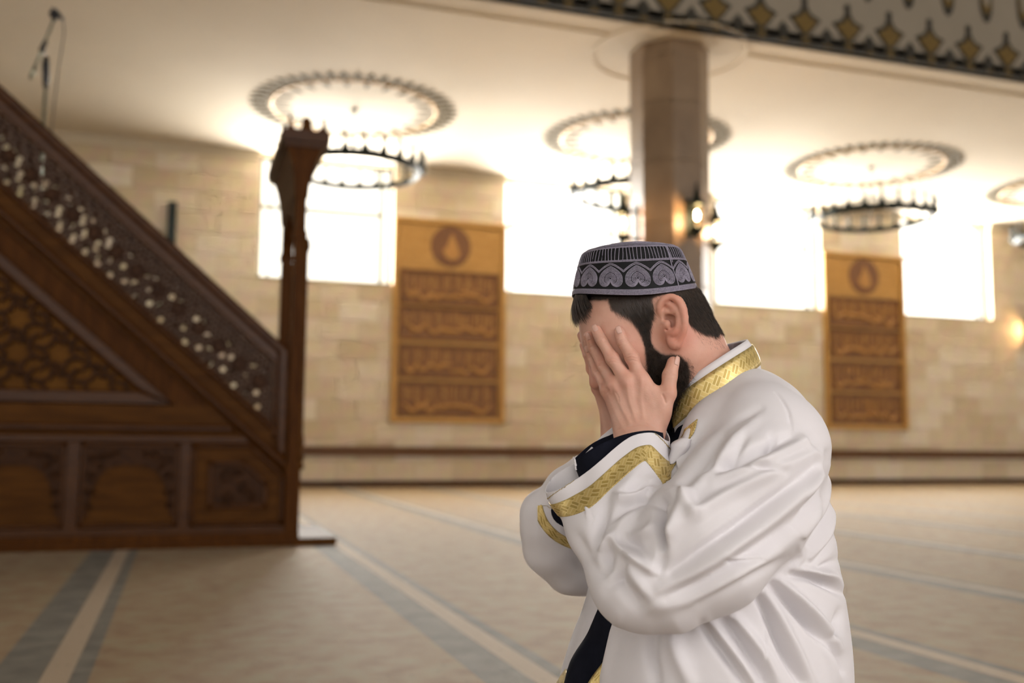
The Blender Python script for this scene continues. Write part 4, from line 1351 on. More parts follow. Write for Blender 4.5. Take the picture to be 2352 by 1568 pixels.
for nm, F4 in FING.items():
    for j in range(3):
        p, r_ = F4[j]
        X_, Y_ = to_px(p[None])
        t_ = max(-p[1], head_t(X_[0], Y_[0])+r_*(0.86, 0.98, 1.15)[j])
        F4[j] = (P(X_[0], Y_[0], t_), r_)
WR_U, WR_R = J(735, 1400, .074), J(1020, 1400, .082)
ELB = P(1450, 1350, 0.205)
fl = Field((P(1325, 1000, 0)[0]-0.02, -0.125, P(1400, 1100, 0.1)[2]), (P(1565, 1000, 0.1)[0]+0.02, 0.01, P(1400, 735, 0)[2]+0.01), 0.00112)
for nm in ('index', 'middle', 'ring', 'pinky'):
    F4 = FING[nm]
    fl.chain(F4, 0.0030)
    p, rr_ = F4[2]; fl.ell(p+np.array([0, -0.0008, 0]), (rr_*1.02,)*3, 0.006)
wr = {'index': 0.80, 'middle': 0.55, 'ring': 0.28, 'pinky': 0.02}
for nm, u in wr.items():
    w_ = WR_U+(WR_R-WR_U)*u
    fl.cone(FING[nm][3][0], w_, FING[nm][3][1]*0.98, 0.0165, 0.009)
    k_ = FING[nm][3][0]+np.array([0, -0.0035, 0.0])
    fl.ell(k_, (0.0075, 0.0075, 0.0075), 0.008)
    fl.cone(k_, k_+(w_-k_)*0.65+np.array([0, -0.0035, 0]), 0.0052, 0.005, 0.006)       # tendon
for a_, b_ in (('index', 'middle'), ('middle', 'ring'), ('ring', 'pinky')):              # flesh between the metacarpals
    p = (FING[a_][3][0]+FING[b_][3][0])/2+np.array([0, 0.002, -0.004])
    fl.cone(p, (p+WC0)/2, 0.0085, 0.012, 0.008) if False else fl.cone(p, p+((WR_U+WR_R)/2-p)*0.6, 0.0088, 0.014, 0.008)
fl.chain(FING['thumb'], 0.005)
fl.cone(FING['thumb'][3][0], WR_R, 0.0150, 0.0165, 0.012)
fl.cone(J(965, 860, .084), J(1130, 1080, .086), 0.0085, 0.0100, 0.012)      # web between index and thumb
fl.cone(J(1000, 960, .082), J(1080, 1180, .082), 0.0110, 0.0130, 0.012)
WC = (WR_U+WR_R)/2
for u in (0.1, 0.5, 0.9):
    w_ = WR_U+(WR_R-WR_U)*u
    e_ = ELB+(w_-WC)*0.5
    fl.cone(w_, w_+(e_-w_)*0.45, 0.0170, 0.026, 0.02)
Vn, Qn = fl.extract(2)
Xn, Yn = to_px(Vn)
bl2 = np.zeros(len(Vn))
Nn0 = normals(Vn, Qn)
def blob(p, r_, a_):
    global bl2
    bl2 = np.maximum(bl2, a_*np.exp(-((Vn-p)**2).sum(1)/(2*r_*r_)))
for nm in FING:
    F4 = FING[nm]
    blob(F4[0][0], .007, .45); blob(F4[1][0], .005, .35); blob(F4[2][0], .008, .5)
    if nm != 'thumb': blob(F4[3][0], .011, .42)
# creases over the knuckles
disp = np.zeros(len(Vn))
for nm in FING:
    F4 = FING[nm]
    for j in ((1, 2) if nm != 'thumb' else (1,)):
        p = F4[j][0]; ax_ = F4[j-1][0]-F4[j+1][0]; ax_ = ax_/np.linalg.norm(ax_)
        rel = Vn-p; al = rel@ax_; rad = np.sqrt(np.maximum((rel**2).sum(1)-al**2, 0))
        near = np.exp(-(rad/(F4[j][1]*1.6))**4)*(Nn0[:, 1] < -0.2)
        for o_, w_, a_ in ((-0.0040, .0010, .0006), (-.0014, .0009, .0008), (0.0012, .0009, .0008), (0.0038, .0010, .0006)):
            disp -= near*a_*np.exp(-((al-o_)/w_)**2)
def hstroke(pl, w, a):
    c = smoothcurve([H5(*q_) for q_ in pl], 5)
    d_, arc_, sd_ = poly_dist(Xn, Yn, c)
    L_ = np.hypot(*np.diff(c, axis=0).T).sum()
    over = np.maximum(np.maximum(-arc_, arc_-L_), 0)
    return a*np.exp(-(d_/w)**2)*np.exp(-(over/(1.5*w))**2)*np.clip(-Nn0[:, 1]*2, 0, 1)
for pl, w, a in (   # tendons, hollows between the knuckles, wrist wrinkles
        ([(905, 800), (900, 1000), (930, 1250)], 5, .0014), ([(735, 850), (760, 1050), (840, 1280)], 4.5, .0016), ([(590, 900), (650, 1100), (760, 1300)], 4.5, .0014), ([(500, 950), (560, 1120), (660, 1330)], 4, .0010),
        ([(815, 830), (830, 1000), (870, 1150)], 6, -.0016), ([(650, 850), (690, 1000), (770, 1180)], 6, -.0017), ([(540, 890), (590, 1040), (690, 1240)], 5, -.0015),
        ([(490, 900), (510, 925), (505, 950)], 2.2, -.0012), ([(600, 950), (625, 1000), (635, 1050)], 2.4, -.0010), ([(1000, 900), (1080, 1080), (1100, 1250)], 8, -.0012),
        ([(1165, 985), (1185, 1030), (1195, 1060)], 2.6, -.0018), ([(640, 1390), (800, 1350), (960, 1330)], 2.5, -.0006), ([(980, 1330), (1060, 1360), (1110, 1400)], 2.5, -.0006),
        ([(740, 500), (790, 488), (850, 510)], 1.7, -.0008), ([(735, 535), (790, 528), (855, 540)], 1.7, -.0008), ([(752, 565), (800, 560), (850, 572)], 1.7, -.0006),
        ([(505, 530), (560, 512), (610, 530)], 1.7, -.0008), ([(515, 560), (570, 548), (620, 560)], 1.7, -.0009), ([(525, 585), (575, 580), (622, 590)], 1.7, -.0006),
        ([(395, 600), (440, 585), (490, 605)], 1.7, -.0008), ([(400, 625), (450, 618), (495, 635)], 1.7, -.0008), ([(345, 700), (385, 690), (425, 705)], 1.6, -.0007),
        ([(640, 330), (690, 318), (725, 330)], 1.5, -.0006), ([(640, 350), (690, 342), (728, 352)], 1.5, -.0006), ([(400, 315), (440, 305), (475, 320)], 1.5, -.0006), ([(400, 335), (445, 328), (480, 342)], 1.5, -.0006),
        ([(300, 405), (330, 395), (360, 410)], 1.5, -.0006), ([(1180, 735), (1240, 730), (1310, 745)], 1.8, -.0008), ([(1170, 765), (1240, 765), (1310, 775)], 1.8, -.0007), ([(1195, 705), (1245, 700), (1300, 712)], 1.8, -.0005)):
    disp += hstroke(pl, w, a*(0.55 if w > 3.5 else 0.9))
Vn = Vn+Nn0*disp[:, None]
Nn = normals(Vn, Qn)
def far_hand(V):
    W_ = V.copy(); W_[:, 1] *= -1; W_[:, 0] -= 0.004; W_[:, 2] += 0.010
    return W_
Vf = far_hand(Vn); Qf = Qn[:, ::-1]

# hidden torso so that the figure is one whole body
bd = Field((P(1200, 1500, .0)[0]-.05, -0.30, 0.02), (P(1990, 1500, 0)[0], 0.30, P(1700, 900, 0)[2]), 0.012)
for s_ in (-1, 1):
    bd.chain([(P(1715, 1050, s_*0.11), 0.040), (P(1490, 1330, s_*0.19), 0.036), (P(1468, 1060, s_*0.10), 0.027)], 0.03)
    bd.chain([(np.array([P(1660, 1500, 0)[0], s_*0.10, 0.24]), 0.07), (np.array([P(1330, 1500, 0)[0]+.02, s_*0.13, 0.14]), 0.06), (np.array([P(1700, 1500, 0)[0], s_*0.11, 0.065]), 0.045), (np.array([P(1920, 1500, 0)[0], s_*0.10, 0.045]), 0.035)], 0.03)
bd.ell(P(1700, 1120, 0), (0.075, 0.125, 0.14), 0.03)
bd.ell(P(1650, 1400, 0), (0.10, 0.12, 0.18), 0.05)
bd.cone(P(1655, 965, 0), P(1690, 1080, 0), 0.05, 0.065, 0.03)
Vb, Qb = bd.extract(1)
o1, o2, o3 = len(Vh), len(Vh)+len(Vn), len(Vh)+2*len(Vn)
Vall = np.concatenate([Vh, Vn, Vf, Vb]); Qall = np.concatenate([Qh, Qn+o1, Qf+o2, Qb+o3])
zb_ = np.zeros(len(Vb))
np_mesh('body', Vall, Qall, 'skin', person, attrs={'blush': np.concatenate([blush, bl2, bl2, zb_]), 'stubble': np.concatenate([stub, 0*bl2, 0*bl2, zb_])}, label='fair skin of face, neck, ears and hands')

# fingernails
def nail(tip, nxt, rad, far, out_, nm):
    ax_ = tip-nxt; ax_ /= np.linalg.norm(ax_)
    out_ = np.array(out_, float); out_ -= ax_*(out_@ax_); out_ /= np.linalg.norm(out_)
    sd_ = np.cross(ax_, out_)
    c_ = tip+ax_*rad*0.15
    vs = []; n1, n2 = 9, 9
    for i in range(n1):
        for j in range(n2):
            a_ = (j/(n2-1)-0.5)*1.7; l_ = (i/(n1-1)-0.45)*rad*1.5
            shr = 1-0.30*abs((i/(n1-1)-0.5)*2)**3
            rr_ = rad*0.965-0.0007*((i/(n1-1))**4)
            if i == n1-1: rr_ += 0.0003
            prof = rr_ if l_ < 0.2*rad else rr_*math.sqrt(max(1-((l_-0.2*rad)/(rad*1.35))**2, 0.1))
            vs.append(c_+ax_*l_+prof*(out_*math.cos(a_*0.62*shr)+sd_*math.sin(a_*0.62*shr)))
    V = np.array(vs)
    q = np.array([(i*n2+j, i*n2+j+1, (i+1)*n2+j+1, (i+1)*n2+j) for i in range(n1-1) for j in range(n2-1)])
    if far: V = far_hand(V); q = q[:, ::-1]
    o = np_mesh('fingernail', V, q, 'nail', person)
    md = o.modifiers.new('thickness', 'SOLIDIFY'); md.thickness = 0.0006; md.offset = -1 if far else 1
for far in (False, True):
    for nm, out_ in (('index', (-0.15, -1, 0.1)), ('middle', (-0.25, -1, 0.1)), ('ring', (-0.35, -1, .1)), ('pinky', (-0.5, -1, .1)), ('thumb', (0.55, -0.85, 0.1))):
        F4 = FING[nm]
        nail(F4[0][0], F4[1][0], F4[0][1], far, out_, nm)

# ------------------------------------------------------------------ hair, beard (every strand a tapered lock)
def strands(roots, dirs, lens, rad, curl, grav, seed, segs=4, wave=0.0):
    """three-sided tapered tubes; dirs start tangents, grav pull direction, curl random bend"""
    r = np.random.RandomState(seed)
    n = len(roots)
    dirs = dirs/np.linalg.norm(dirs, axis=1, keepdims=True)
    pts = [roots]
    d = dirs.copy()
    bend = r.normal(size=(n, 3))*curl
    for k in range(segs):
        d = d+bend/segs+grav/segs+wave*r.normal(size=(n, 3))
        d /= np.linalg.norm(d, axis=1, keepdims=True)
        pts.append(pts[-1]+d*(lens/segs)[:, None])
    pts = np.array(pts)
    V, Fc = [], []
    ref = r.normal(size=(n, 3))
    for k in range(segs+1):
        t = pts[min(k+1, segs)]-pts[max(k-1, 0)]
        t /= np.linalg.norm(t, axis=1, keepdims=True)
        a = np.cross(t, ref); a /= np.linalg.norm(a, axis=1, keepdims=True)
        b = np.cross(t, a)
        w = rad*(1-0.85*(k/segs)**1.5)
        for j in range(3):
            an = 2*math.pi*j/3
            V.append(pts[k]+(a*math.cos(an)+b*math.sin(an))*w)
    V = np.array(V)                                   # (segs+1)*3, n, 3
    idx = lambda k, j: (k*3+j)*n+np.arange(n)
    for k in range(segs):
        for j in range(3):
            Fc.append(np.stack([idx(k, j), idx(k, (j+1) % 3), idx(k+1, (j+1) % 3), idx(k+1, j)], 1))
    return V.reshape(-1, 3), np.concatenate(Fc)
def sample(V, Q, mask, n, seed):
    T = tris(Q); Nn_ = normals(V, Q)
    T = T[mask[T].all(1)]
    ar = np.linalg.norm(np.cross(V[T[:, 1]]-V[T[:, 0]], V[T[:, 2]]-V[T[:, 0]]), axis=1)
    r = np.random.RandomState(seed)
    k = r.choice(len(T), n, p=ar/ar.sum())
    u, v = r.rand(n), r.rand(n); f = u+v > 1; u[f], v[f] = 1-u[f], 1-v[f]
    p = V[T[k, 0]]*(1-u-v)[:, None]+V[T[k, 1]]*u[:, None]+V[T[k, 2]]*v[:, None]
    q = Nn_[T[k, 0]]*(1-u-v)[:, None]+Nn_[T[k, 1]]*u[:, None]+Nn_[T[k, 2]]*v[:, None]
    return p, q/np.linalg.norm(q, axis=1, keepdims=True)
rs = np.random.RandomState(4)
not_ear = ~(earm & (np.abs(Vh[:, 1]) > 0.076))
hair_m = in_poly(Xh, Yh, HAIR_P) & not_ear & (Vh[:, 2] > 0) & (Yh > 655)
p, q = sample(Vh, Qh, hair_m, 26000, 1)
X_, Y_ = to_px(p)
back = X_ > 1560
tang = np.where(back[:, None], np.array([0.35, 0, -1.0]), np.array([0.42, 0, -0.9]))
side_b = ((X_ > 1455) & (Y_ > 735) & ~back)
tang[side_b] = np.array([0.25, 0, -1.0])
dr = tang+q*0.34
dr += rs.normal(size=dr.shape)*0.10
ln = np.where(back, 0.012, 0.012)*rs.uniform(0.5, 1.2, len(p))
ln = np.where(Y_ > 760, ln*0.55, ln)
Va, Fa = strands(p-q*0.0005, dr, ln, 0.00019, 0.16, -q*0.22+np.array([0, 0, -0.1]), 5, 3)
np_mesh('hair', Va, Fa, 'hair', person, label='short dark brown hair below the cap', kind='stuff')
# nape fuzz
p, q = sample(Vh, Qh, in_poly(Xh, Yh, [(1585, 748), (1650, 770), (1665, 800), (1630, 800), (1600, 780)]), 170, 9)
Va, Fa = strands(p, np.array([0.4, 0, -1.0])+q*0.3+rs.normal(size=p.shape)*0.2, rs.uniform(0.003, 0.007, len(p)), 0.00009, 0.3, -q*0.3, 6, 3)
np_mesh('nape_hair', Va, Fa, 'hair', person, kind='stuff')
# fringe hanging from under the cap
m = 1300
u = rs.rand(m)
root = np.array([P(1321+a*26, 676+8*b, (rs.rand()*2-1)*0.045) for a, b in zip(u**1.2, rs.rand(m))])
tipd = np.array([[-0.55+0.75*a, rs.normal()*0.12, -1.0] for a in u])
Va, Fa = strands(root, tipd, rs.uniform(0.032, 0.052, m)*(1-0.35*u), 0.00042, 0.12, np.array([0.95, 0, -0.2])[None]*np.ones((m, 1)), 7, 6)
np_mesh('fringe', Va, Fa, 'hair', person, label='dark fringe hanging over the forehead', kind='stuff')
m = 170
u = rs.rand(m)
root = np.array([P(1345+a*75, 683, head_t(1345+a*75, 684)+0.001) for a in u])
Va, Fa = strands(root, np.stack([0.25+0.3*rs.rand(m), -0.1*np.ones(m), -np.ones(m)], 1), rs.uniform(0.004, 0.017, m)*np.where(u < .45, 1.0, 0.5), 0.00045, 0.2, np.array([0.25, 0.1, -0.2])[None]*np.ones((m, 1)), 8, 4)
np_mesh('fringe_wisps', Va, Fa, 'hair', person, kind='stuff')
# beard
bm = in_poly(Xh, Yh, BEARD_P)
p, q = sample(Vh, Qh, bm, 20000, 2)
X_, Y_ = to_px(p)
dr = q*0.75+np.array([0.10, 0, -0.85])+rs.normal(size=p.shape)*0.25
ln = np.where(Y_ < 800, 0.006, np.where(Y_ < 840, 0.011, 0.017))*rs.uniform(0.6, 1.25, len(p))
Va, Fa = strands(p-q*0.0005, dr, ln, 0.00019, 0.8, -q*0.25, 12, 4, 0.12)
np_mesh('beard', Va, Fa, 'hair', person, label='short dark curly beard', kind='stuff')
p, q = sample(Vh, Qh, in_poly(Xh, Yh, [(1520, 806), (1580, 815), (1600, 850), (1596, 880), (1578, 850), (1560, 822)]), 260, 3)
Va, Fa = strands(p, q*0.6+np.array([0.2, 0, -0.8])+rs.normal(size=p.shape)*0.35, rs.uniform(0.003, 0.007, len(p)), 0.00012, 0.6, -q*0.2, 13, 3)
np_mesh('beard_edge', Va, Fa, 'hair', person, kind='stuff')
# brow and lashes (mostly hidden by the fingers)
for s_ in (-1, 1):
    m = 160
    u = rs.rand(m)
    root = np.array([hp(0.098-0.025*a, s_*(0.012+0.042*a), -0.006+0.006*math.sin(3*a)+0.003*(b-.5)) for a, b in zip(u, rs.rand(m))])
    Va, Fa = strands(root, HF*0.5+HS*s_*0.9+HU*0.1+rs.normal(size=(m, 3))*0.15, rs.uniform(0.006, 0.010, m), 0.0003, 0.2, -HF*0.3+np.zeros((m, 3)), 15, 3)
    np_mesh('eyebrow', Va, Fa, 'hair', person, kind='stuff')

# ------------------------------------------------------------------ embroidered cap
tilt = math.radians(3.2)
CF = np.array([-math.cos(tilt), 0, -math.sin(tilt)]); CU = np.array([-math.sin(tilt), 0, math.cos(tilt)]); CS = np.array([0, -1.0, 0])
CB = P(1457, 672, 0.0)
CAPH = 0.0635
def cap_pt(a, v, off=0.0):
    """a: 0 front, 90 deg towards the camera; v: 0 brim .. 1 top edge"""
    a = np.asarray(a, float); v = np.asarray(v, float)
    rf = 0.0925+(0.0735-0.0925)*v**1.25; rsd = 0.0845+(0.067-0.0845)*v**1.25
    rnd = np.clip((v-0.9)/0.1, 0, 1); rf = rf-0.004*rnd**2; rsd = rsd-0.004*rnd**2
    drop = -0.016*np.sin(a)**2*(1-0.55*v)
    hgt = v*CAPH+drop+0.004*np.sin(a)**2*v
    c = CB+CF*(0.004*0)+np.zeros(3)
    pt = c+CF*((rf+off)*np.cos(a))[..., None]+CS*((rsd+off)*np.sin(a))[..., None]+CU*hgt[..., None]
    return pt+CF*(0.002*v)[..., None]
def cap_top(a, w, off=0.0):
    """crown disc: w 1 at the edge .. 0 at the centre"""
    a = np.asarray(a, float); w = np.asarray(w, float)
    e = cap_pt(a, np.ones_like(a)); c = CB+CU*(CAPH+0.004)
    cen = c+CF*0.002
    dome = 0.0085*np.cos(np.clip(w, 0, 1)*math.pi/2)**0.8+off
    p_ = cen+(e-cen)*w[..., None]
    return p_+CU*dome[..., None]
na, nv, nw = 128, 22, 10
A_ = np.linspace(0, 2*math.pi, na, endpoint=False)
rows_ = [cap_pt(A_, np.full(na, v)) for v in np.linspace(0, 1, nv)]+[cap_top(A_, np.full(na, w)) for w in np.linspace(1, 0.02, nw)[1:]]
inner = [cap_pt(A_, np.full(na, v), -0.0022) for v in (0.35, 0.0)]
V = np.concatenate(inner+rows_)
nr = len(rows_)+2
Q_ = np.array([(k*na+i, (k+1)*na+i, (k+1)*na+(i+1) % na, k*na+(i+1) % na) for k in range(nr-1) for i in range(na)])
cap = np_mesh('cap', V, Q_[:, ::-1], 'cap_cloth', person, label='black round cap with lilac grey embroidery')
def cord(mb, pts, r_=0.0006, sides=5, closed=False): mb.tube(pts, r_, sides, closed=closed, cap=False)
def on_cap(a, v, off=0.0004): return cap_pt(np.asarray(a), np.asarray(v), off)
# stitched bands
bandm = MB()
full = np.linspace(0, 2*math.pi, 160, endpoint=False)
for v in (0.01, 0.032, 0.055, 0.078, 0.100): cord(bandm, on_cap(full, np.full(160, v)+0.002*np.sin(full*7)), 0.00085, 5, True)
for v in (0.665, 0.688, 0.955, 0.98): cord(bandm, on_cap(full, np.full(160, v)), 0.0008, 5, True)
for w in (0.97, 0.80, 0.76, 0.5, 0.46): cord(bandm, cap_top(full, np.full(160, w), 0.0003), 0.0008, 5, True)
bandm.build('stitched_band', 'cap_thread', cap, True)
# upright stitches
us = MB()
for k in range(92):
    a = 2*math.pi*k/92
    cord(us, on_cap(np.full(5, a)+0.01*np.sin(np.linspace(0, 2, 5)+k), np.linspace(0.695, 0.95, 5)), 0.00055, 4)
us.build('upright_stitches', 'cap_thread', cap, True, kind='stuff')
# hearts and the arched line above them
NM = 14
aw = 2*math.pi/NM
a0 = math.radians(87.5)
wv = MB()
for k in range(NM):
    ac = a0+aw*k
    uu = np.linspace(-0.5, 0.5, 21)
    for dv in (0.0, 0.028):
        cord(wv, on_cap(ac+uu*aw, 0.635-dv-0.155*np.abs(2*uu)**1.5), 0.0007, 5)
    hm = MB()
    def heart(s):                               # spade shape: pointed top, two round lobes below
        L = []
        for t in np.linspace(0, 1, 18): L.append((0.0+0.46*math.sin(t*math.pi/2)**1.15, 0.60-0.27*t**1.35))
        for w in np.linspace(0.0, math.pi*0.98, 14)[1:]: L.append((0.235+0.225*math.cos(w), 0.295-0.135*math.sin(w)))
        L = [(x, z_) for x, z_ in L]
        R_ = [(x, z_) for x, z_ in L]+[(-x, z_) for x, z_ in L[::-1]]
        cz_ = 0.33
        return [(x*s, cz_+(z_-cz_)*s) for x, z_ in R_]
    for s in (1.0, 0.90, 0.80, 0.70, 0.60, 0.47, 0.36, 0.25, 0.13):
        h = np.array(heart(s))
        cord(hm, on_cap(ac+h[:, 0]*aw*0.955, 0.33+(h[:, 1]-0.33)*0.93-0.008), 0.00072, 4, True)
    hm.build('heart_motif', 'cap_thread', cap, True)
wv.build('arched_line', 'cap_thread', cap, True)
sm = MB()
asm = math.radians(126)
cord(sm, on_cap(asm+0.012*np.sin(np.linspace(0, 9, 24)), np.linspace(0.0, 0.98, 24), 0.0008), 0.0009, 5)
cord(sm, on_cap(asm+0.03+0.010*np.sin(np.linspace(0, 7, 24)), np.linspace(0.6, 0.98, 24), 0.0006), 0.0007, 5)
sm.build('seam', 'cap_thread', cap, True)
qm = MB()
for k in range(9):
    w = np.linspace(0, 1, 60)
    aa = 2*math.pi*k/9+2.2*w
    cord(qm, cap_top(aa, 0.42*w+0.02, 0.0004), 0.0006, 4); cord(qm, cap_top(-aa, 0.42*w+0.02, 0.0004), 0.0006, 4)
qm.build('crown_quilting', 'cap_thread', cap, True, kind='stuff')

# ------------------------------------------------------------------ robe
def Z2(zx, zy): return 1180+zx/2.3475, 900+zy/2.3475
def stroke(V, Nn_, X, Y, F_, pl, width, amp, tmin=-0.05, pinch=0.0):
    """push the cloth along its normal near a curve drawn on the photo's side of the figure: ridge (amp>0) or valley"""
    c = smoothcurve([Z2(*q_) for q_ in pl], 5)
    lo_, hi_ = c.min(0)-3*width, c.max(0)+3*width
    m = np.where((X > lo_[0]) & (X < hi_[0]) & (Y > lo_[1]) & (Y < hi_[1]) & (V[:, 1] < -tmin))[0]
    if not len(m): return
    d, arc, sd = poly_dist(X[m], Y[m], c)
    L_ = np.hypot(*np.diff(c, axis=0).T).sum()
    e = np.clip(arc/L_, 0, 1)
    over = np.maximum(np.maximum(-arc, arc-L_), 0)
    tap = np.sin(np.pi*np.clip(0.08+0.84*e, 0, 1))**0.7*np.exp(-(over/width)**2)
    face = np.clip(-Nn_[m, 1]*1.6, 0, 1)
    F_[m] += FOLD_H*amp*np.exp(-(d/width)**2)*tap*face
FOLD_H, FOLD_W = 1.45, 1.02
FOLDS = [  # zoomed-photo polyline, width px, height m
    # chest and collar side
    ([(975, 175), (915, 320), (862, 470)], 14, .009), ([(1120, 240), (990, 400), (910, 520)], 13, -.008),
    ([(1180, 300), (1080, 420), (985, 500)], 12, .006), ([(1010, 430), (1060, 380), (1075, 340)], 7, -.006),
    ([(1250, 240), (1180, 350), (1100, 420)], 9, -.005),
    # shoulder
    ([(1500, 240), (1360, 300), (1200, 375), (1060, 425)], 13, -.009), ([(1560, 262), (1420, 345), (1250, 420), (1080, 480)], 14, .008),
    ([(1390, 235), (1405, 262), (1370, 300)], 9, -.007), ([(1310, 150), (1200, 240), (1120, 330)], 10, .004),
    ([(1330, 90), (1180, 170), (1060, 290)], 9, -.0035), ([(1460, 430), (1330, 415), (1160, 385)], 8, -.005),
    ([(1410, 5), (1450, 50), (1482, 110), (1500, 200)], 3.2, -.0022), ([(1500, 200), (1560, 270), (1640, 380), (1640, 500)], 7, .003),
    # long folds down the upper sleeve
    ([(1610, 330), (1380, 440), (1150, 560), (960, 680), (870, 760)], 15, .008), ([(1640, 400), (1450, 545), (1230, 700), (1010, 850), (850, 965)], 14, -.009),
    ([(1640, 470), (1470, 620), (1260, 780), (1020, 945), (800, 1060)], 15, .008), ([(1590, 620), (1430, 760), (1250, 890), (1050, 1010), (830, 1110)], 15, -.006),
    ([(1540, 760), (1380, 870), (1180, 990), (960, 1100), (720, 1170)], 17, .006), ([(1140, 905), (1200, 922), (1330, 898)], 4.5, -.0035), ([(1150, 893), (1210, 905), (1320, 880)], 5, .0025),
    ([(1480, 900), (1330, 960), (1180, 1040), (1000, 1130)], 12, -.004), ([(1540, 820), (1545, 900), (1480, 960)], 8, .003),
    # elbow crook
    ([(795, 555), (785, 640), (800, 720), (812, 830)], 10, -.016), ([(860, 545), (905, 540), (960, 640), (1000, 660)], 14, .010),
    ([(940, 545), (900, 640), (850, 760), (770, 960)], 15, .010), ([(760, 970), (700, 930), (600, 870), (530, 795)], 11, .009),
    ([(770, 985), (800, 900), (818, 800)], 12, -.010), ([(520, 790), (470, 840), (452, 860)], 9, .008), ([(515, 830), (500, 900), (480, 970)], 13, -.010),
    ([(600, 885), (560, 990), (500, 1060)], 15, -.007), ([(640, 780), (720, 760), (770, 700)], 13, .008), ([(690, 860), (640, 820), (590, 815)], 10, -.006),
    # forearm sleeve
    ([(560, 370), (520, 480), (488, 600), (455, 760), (450, 850)], 15, -.012), ([(470, 400), (420, 520), (370, 640)], 18, .006),
    ([(700, 330), (610, 470), (545, 560)], 20, .009), ([(850, 545), (760, 545), (660, 575), (580, 575), (545, 545)], 12, .010), ([(830, 580), (760, 600), (690, 595)], 8, -.009),
    ([(690, 595), (600, 640), (520, 720)], 12, -.006), ([(700, 500), (620, 540), (560, 530)], 10, -.005), ([(820, 440), (760, 470), (700, 490)], 12, .005),
    ([(700, 640), (600, 720), (540, 790)], 14, .007), ([(640, 620), (560, 700), (470, 760)], 12, .005), ([(380, 420), (400, 400), (395, 380)], 6, -.004),
    ([(330, 760), (400, 900), (470, 1010)], 14, -.005), ([(540, 960), (620, 1080), (680, 1160)], 16, -.006), ([(600, 930), (690, 1040), (760, 1120)], 16, .006),
]
BACK = [  # seen edge on
    ([(1690, 330), (1672, 470), (1620, 600), (1520, 730)], 10, -.007), ([(1712, 400), (1690, 540), (1640, 660), (1560, 770)], 8, .006),
    ([(1728, 470), (1708, 600), (1660, 720), (1590, 820)], 8, -.006), ([(1740, 560), (1718, 680), (1680, 780), (1600, 890)], 8, .006), ([(1748, 660), (1730, 760), (1680, 860), (1610, 930)], 8, -.005),
    ([(1660, 330), (1640, 430), (1580, 560)], 9, .005),
]
WAIST = [  # folds fanning out from under the arm
    ([(1500, 985), (1600, 1000), (1700, 1040), (1775, 1085)], 9, -.012), ([(1520, 960), (1620, 975), (1720, 1000), (1760, 1040)], 10, .008), ([(1640, 960), (1700, 930), (1745, 900)], 9, -.006),
    ([(1395, 1040), (1500, 1150), (1610, 1270), (1710, 1390), (1765, 1500)], 10, -.014), ([(1430, 1020), (1540, 1130), (1650, 1250), (1750, 1380)], 13, .011),
    ([(1310, 1095), (1365, 1200), (1450, 1390), (1545, 1560)], 9, -.011), ([(1350, 1080), (1420, 1200), (1510, 1380), (1600, 1560)], 13, .009),
    ([(1355, 1230), (1352, 1380), (1355, 1560)], 4, -.002), ([(1150, 1170), (1250, 1290), (1360, 1440), (1430, 1568)], 13, .008), ([(1110, 1200), (1210, 1330), (1310, 1480), (1370, 1590)], 11, -.009),
    ([(1015, 1245), (1080, 1340), (1180, 1470), (1260, 1590)], 11, -.009), ([(1050, 1225), (1130, 1330), (1230, 1470), (1310, 1590)], 12, .007),
    ([(760, 1260), (740, 1400), (770, 1568)], 14, -.008), ([(850, 1255), (880, 1400), (960, 1590)], 18, .007), ([(560, 1200), (520, 1350), (480, 1560)], 12, .006),
    ([(1640, 1300), (1700, 1400), (1740, 1560)], 12, .006), ([(1760, 1180), (1740, 1260), (1700, 1320)], 9, -.007), ([(1560, 1180), (1660, 1320), (1740, 1470)], 8, .004),
]
RH = 0.0034
rb = Field((P(1190, 1500, -.15)[0]-0.12, -0.335, -0.004), (P(1960, 1500, 0)[0]+0.04, 0.30, P(1700, 830, 0.0)[2]+0.03), RH)
# torso
def cap_d(V, ch):
    """distance of points to a chain of tapered capsules"""
    best = np.full(len(V), 9.0)
    for (a, ra), (b, rb_) in zip(ch[:-1], ch[1:]):
        ba = b-a; h = np.clip(((V-a)@ba)/(ba@ba), 0, 1)
        best = np.minimum(best, np.linalg.norm(V-a-h[:, None]*ba, axis=1)-(ra+(rb_-ra)*h))
    return best
rb.ell(P(1722, 1100, 0.0), (0.100, 0.180, 0.155), 0.0)
rb.cone(P(1748, 985, 0.118), P(1740, 975, -0.135), 0.055, 0.055, 0.05)
rb.cone(P(1712, 925, 0), P(1740, 1000, 0), 0.045, 0.065, 0.03)
rb.chain([(P(1712, 925, 0.045), 0.036), (P(1655, 1000, 0.075), 0.045), (P(1612, 1110, 0.09), 0.055)], 0.03)
rb.ell(P(1668, 1335, 0.0), (0.156, 0.180, 0.20), 0.05)
rb.ell(P(1646, 1560, 0.0), (0.184, 0.215, 0.20), 0.06)
# lap, shins and heels under the skirt (below the picture)
xk = P(1300, 1500, 0)[0]
for s_ in (-1, 1):
    rb.chain([(np.array([P(1660, 1500, 0)[0], s_*0.11, 0.23]), 0.13), (np.array([xk+0.02, s_*0.135, 0.135]), 0.105)], 0.05)
    rb.chain([(np.array([xk+0.05, s_*0.14, 0.075]), 0.08), (np.array([P(1860, 1500, 0)[0], s_*0.12, 0.075]), 0.08)], 0.05)
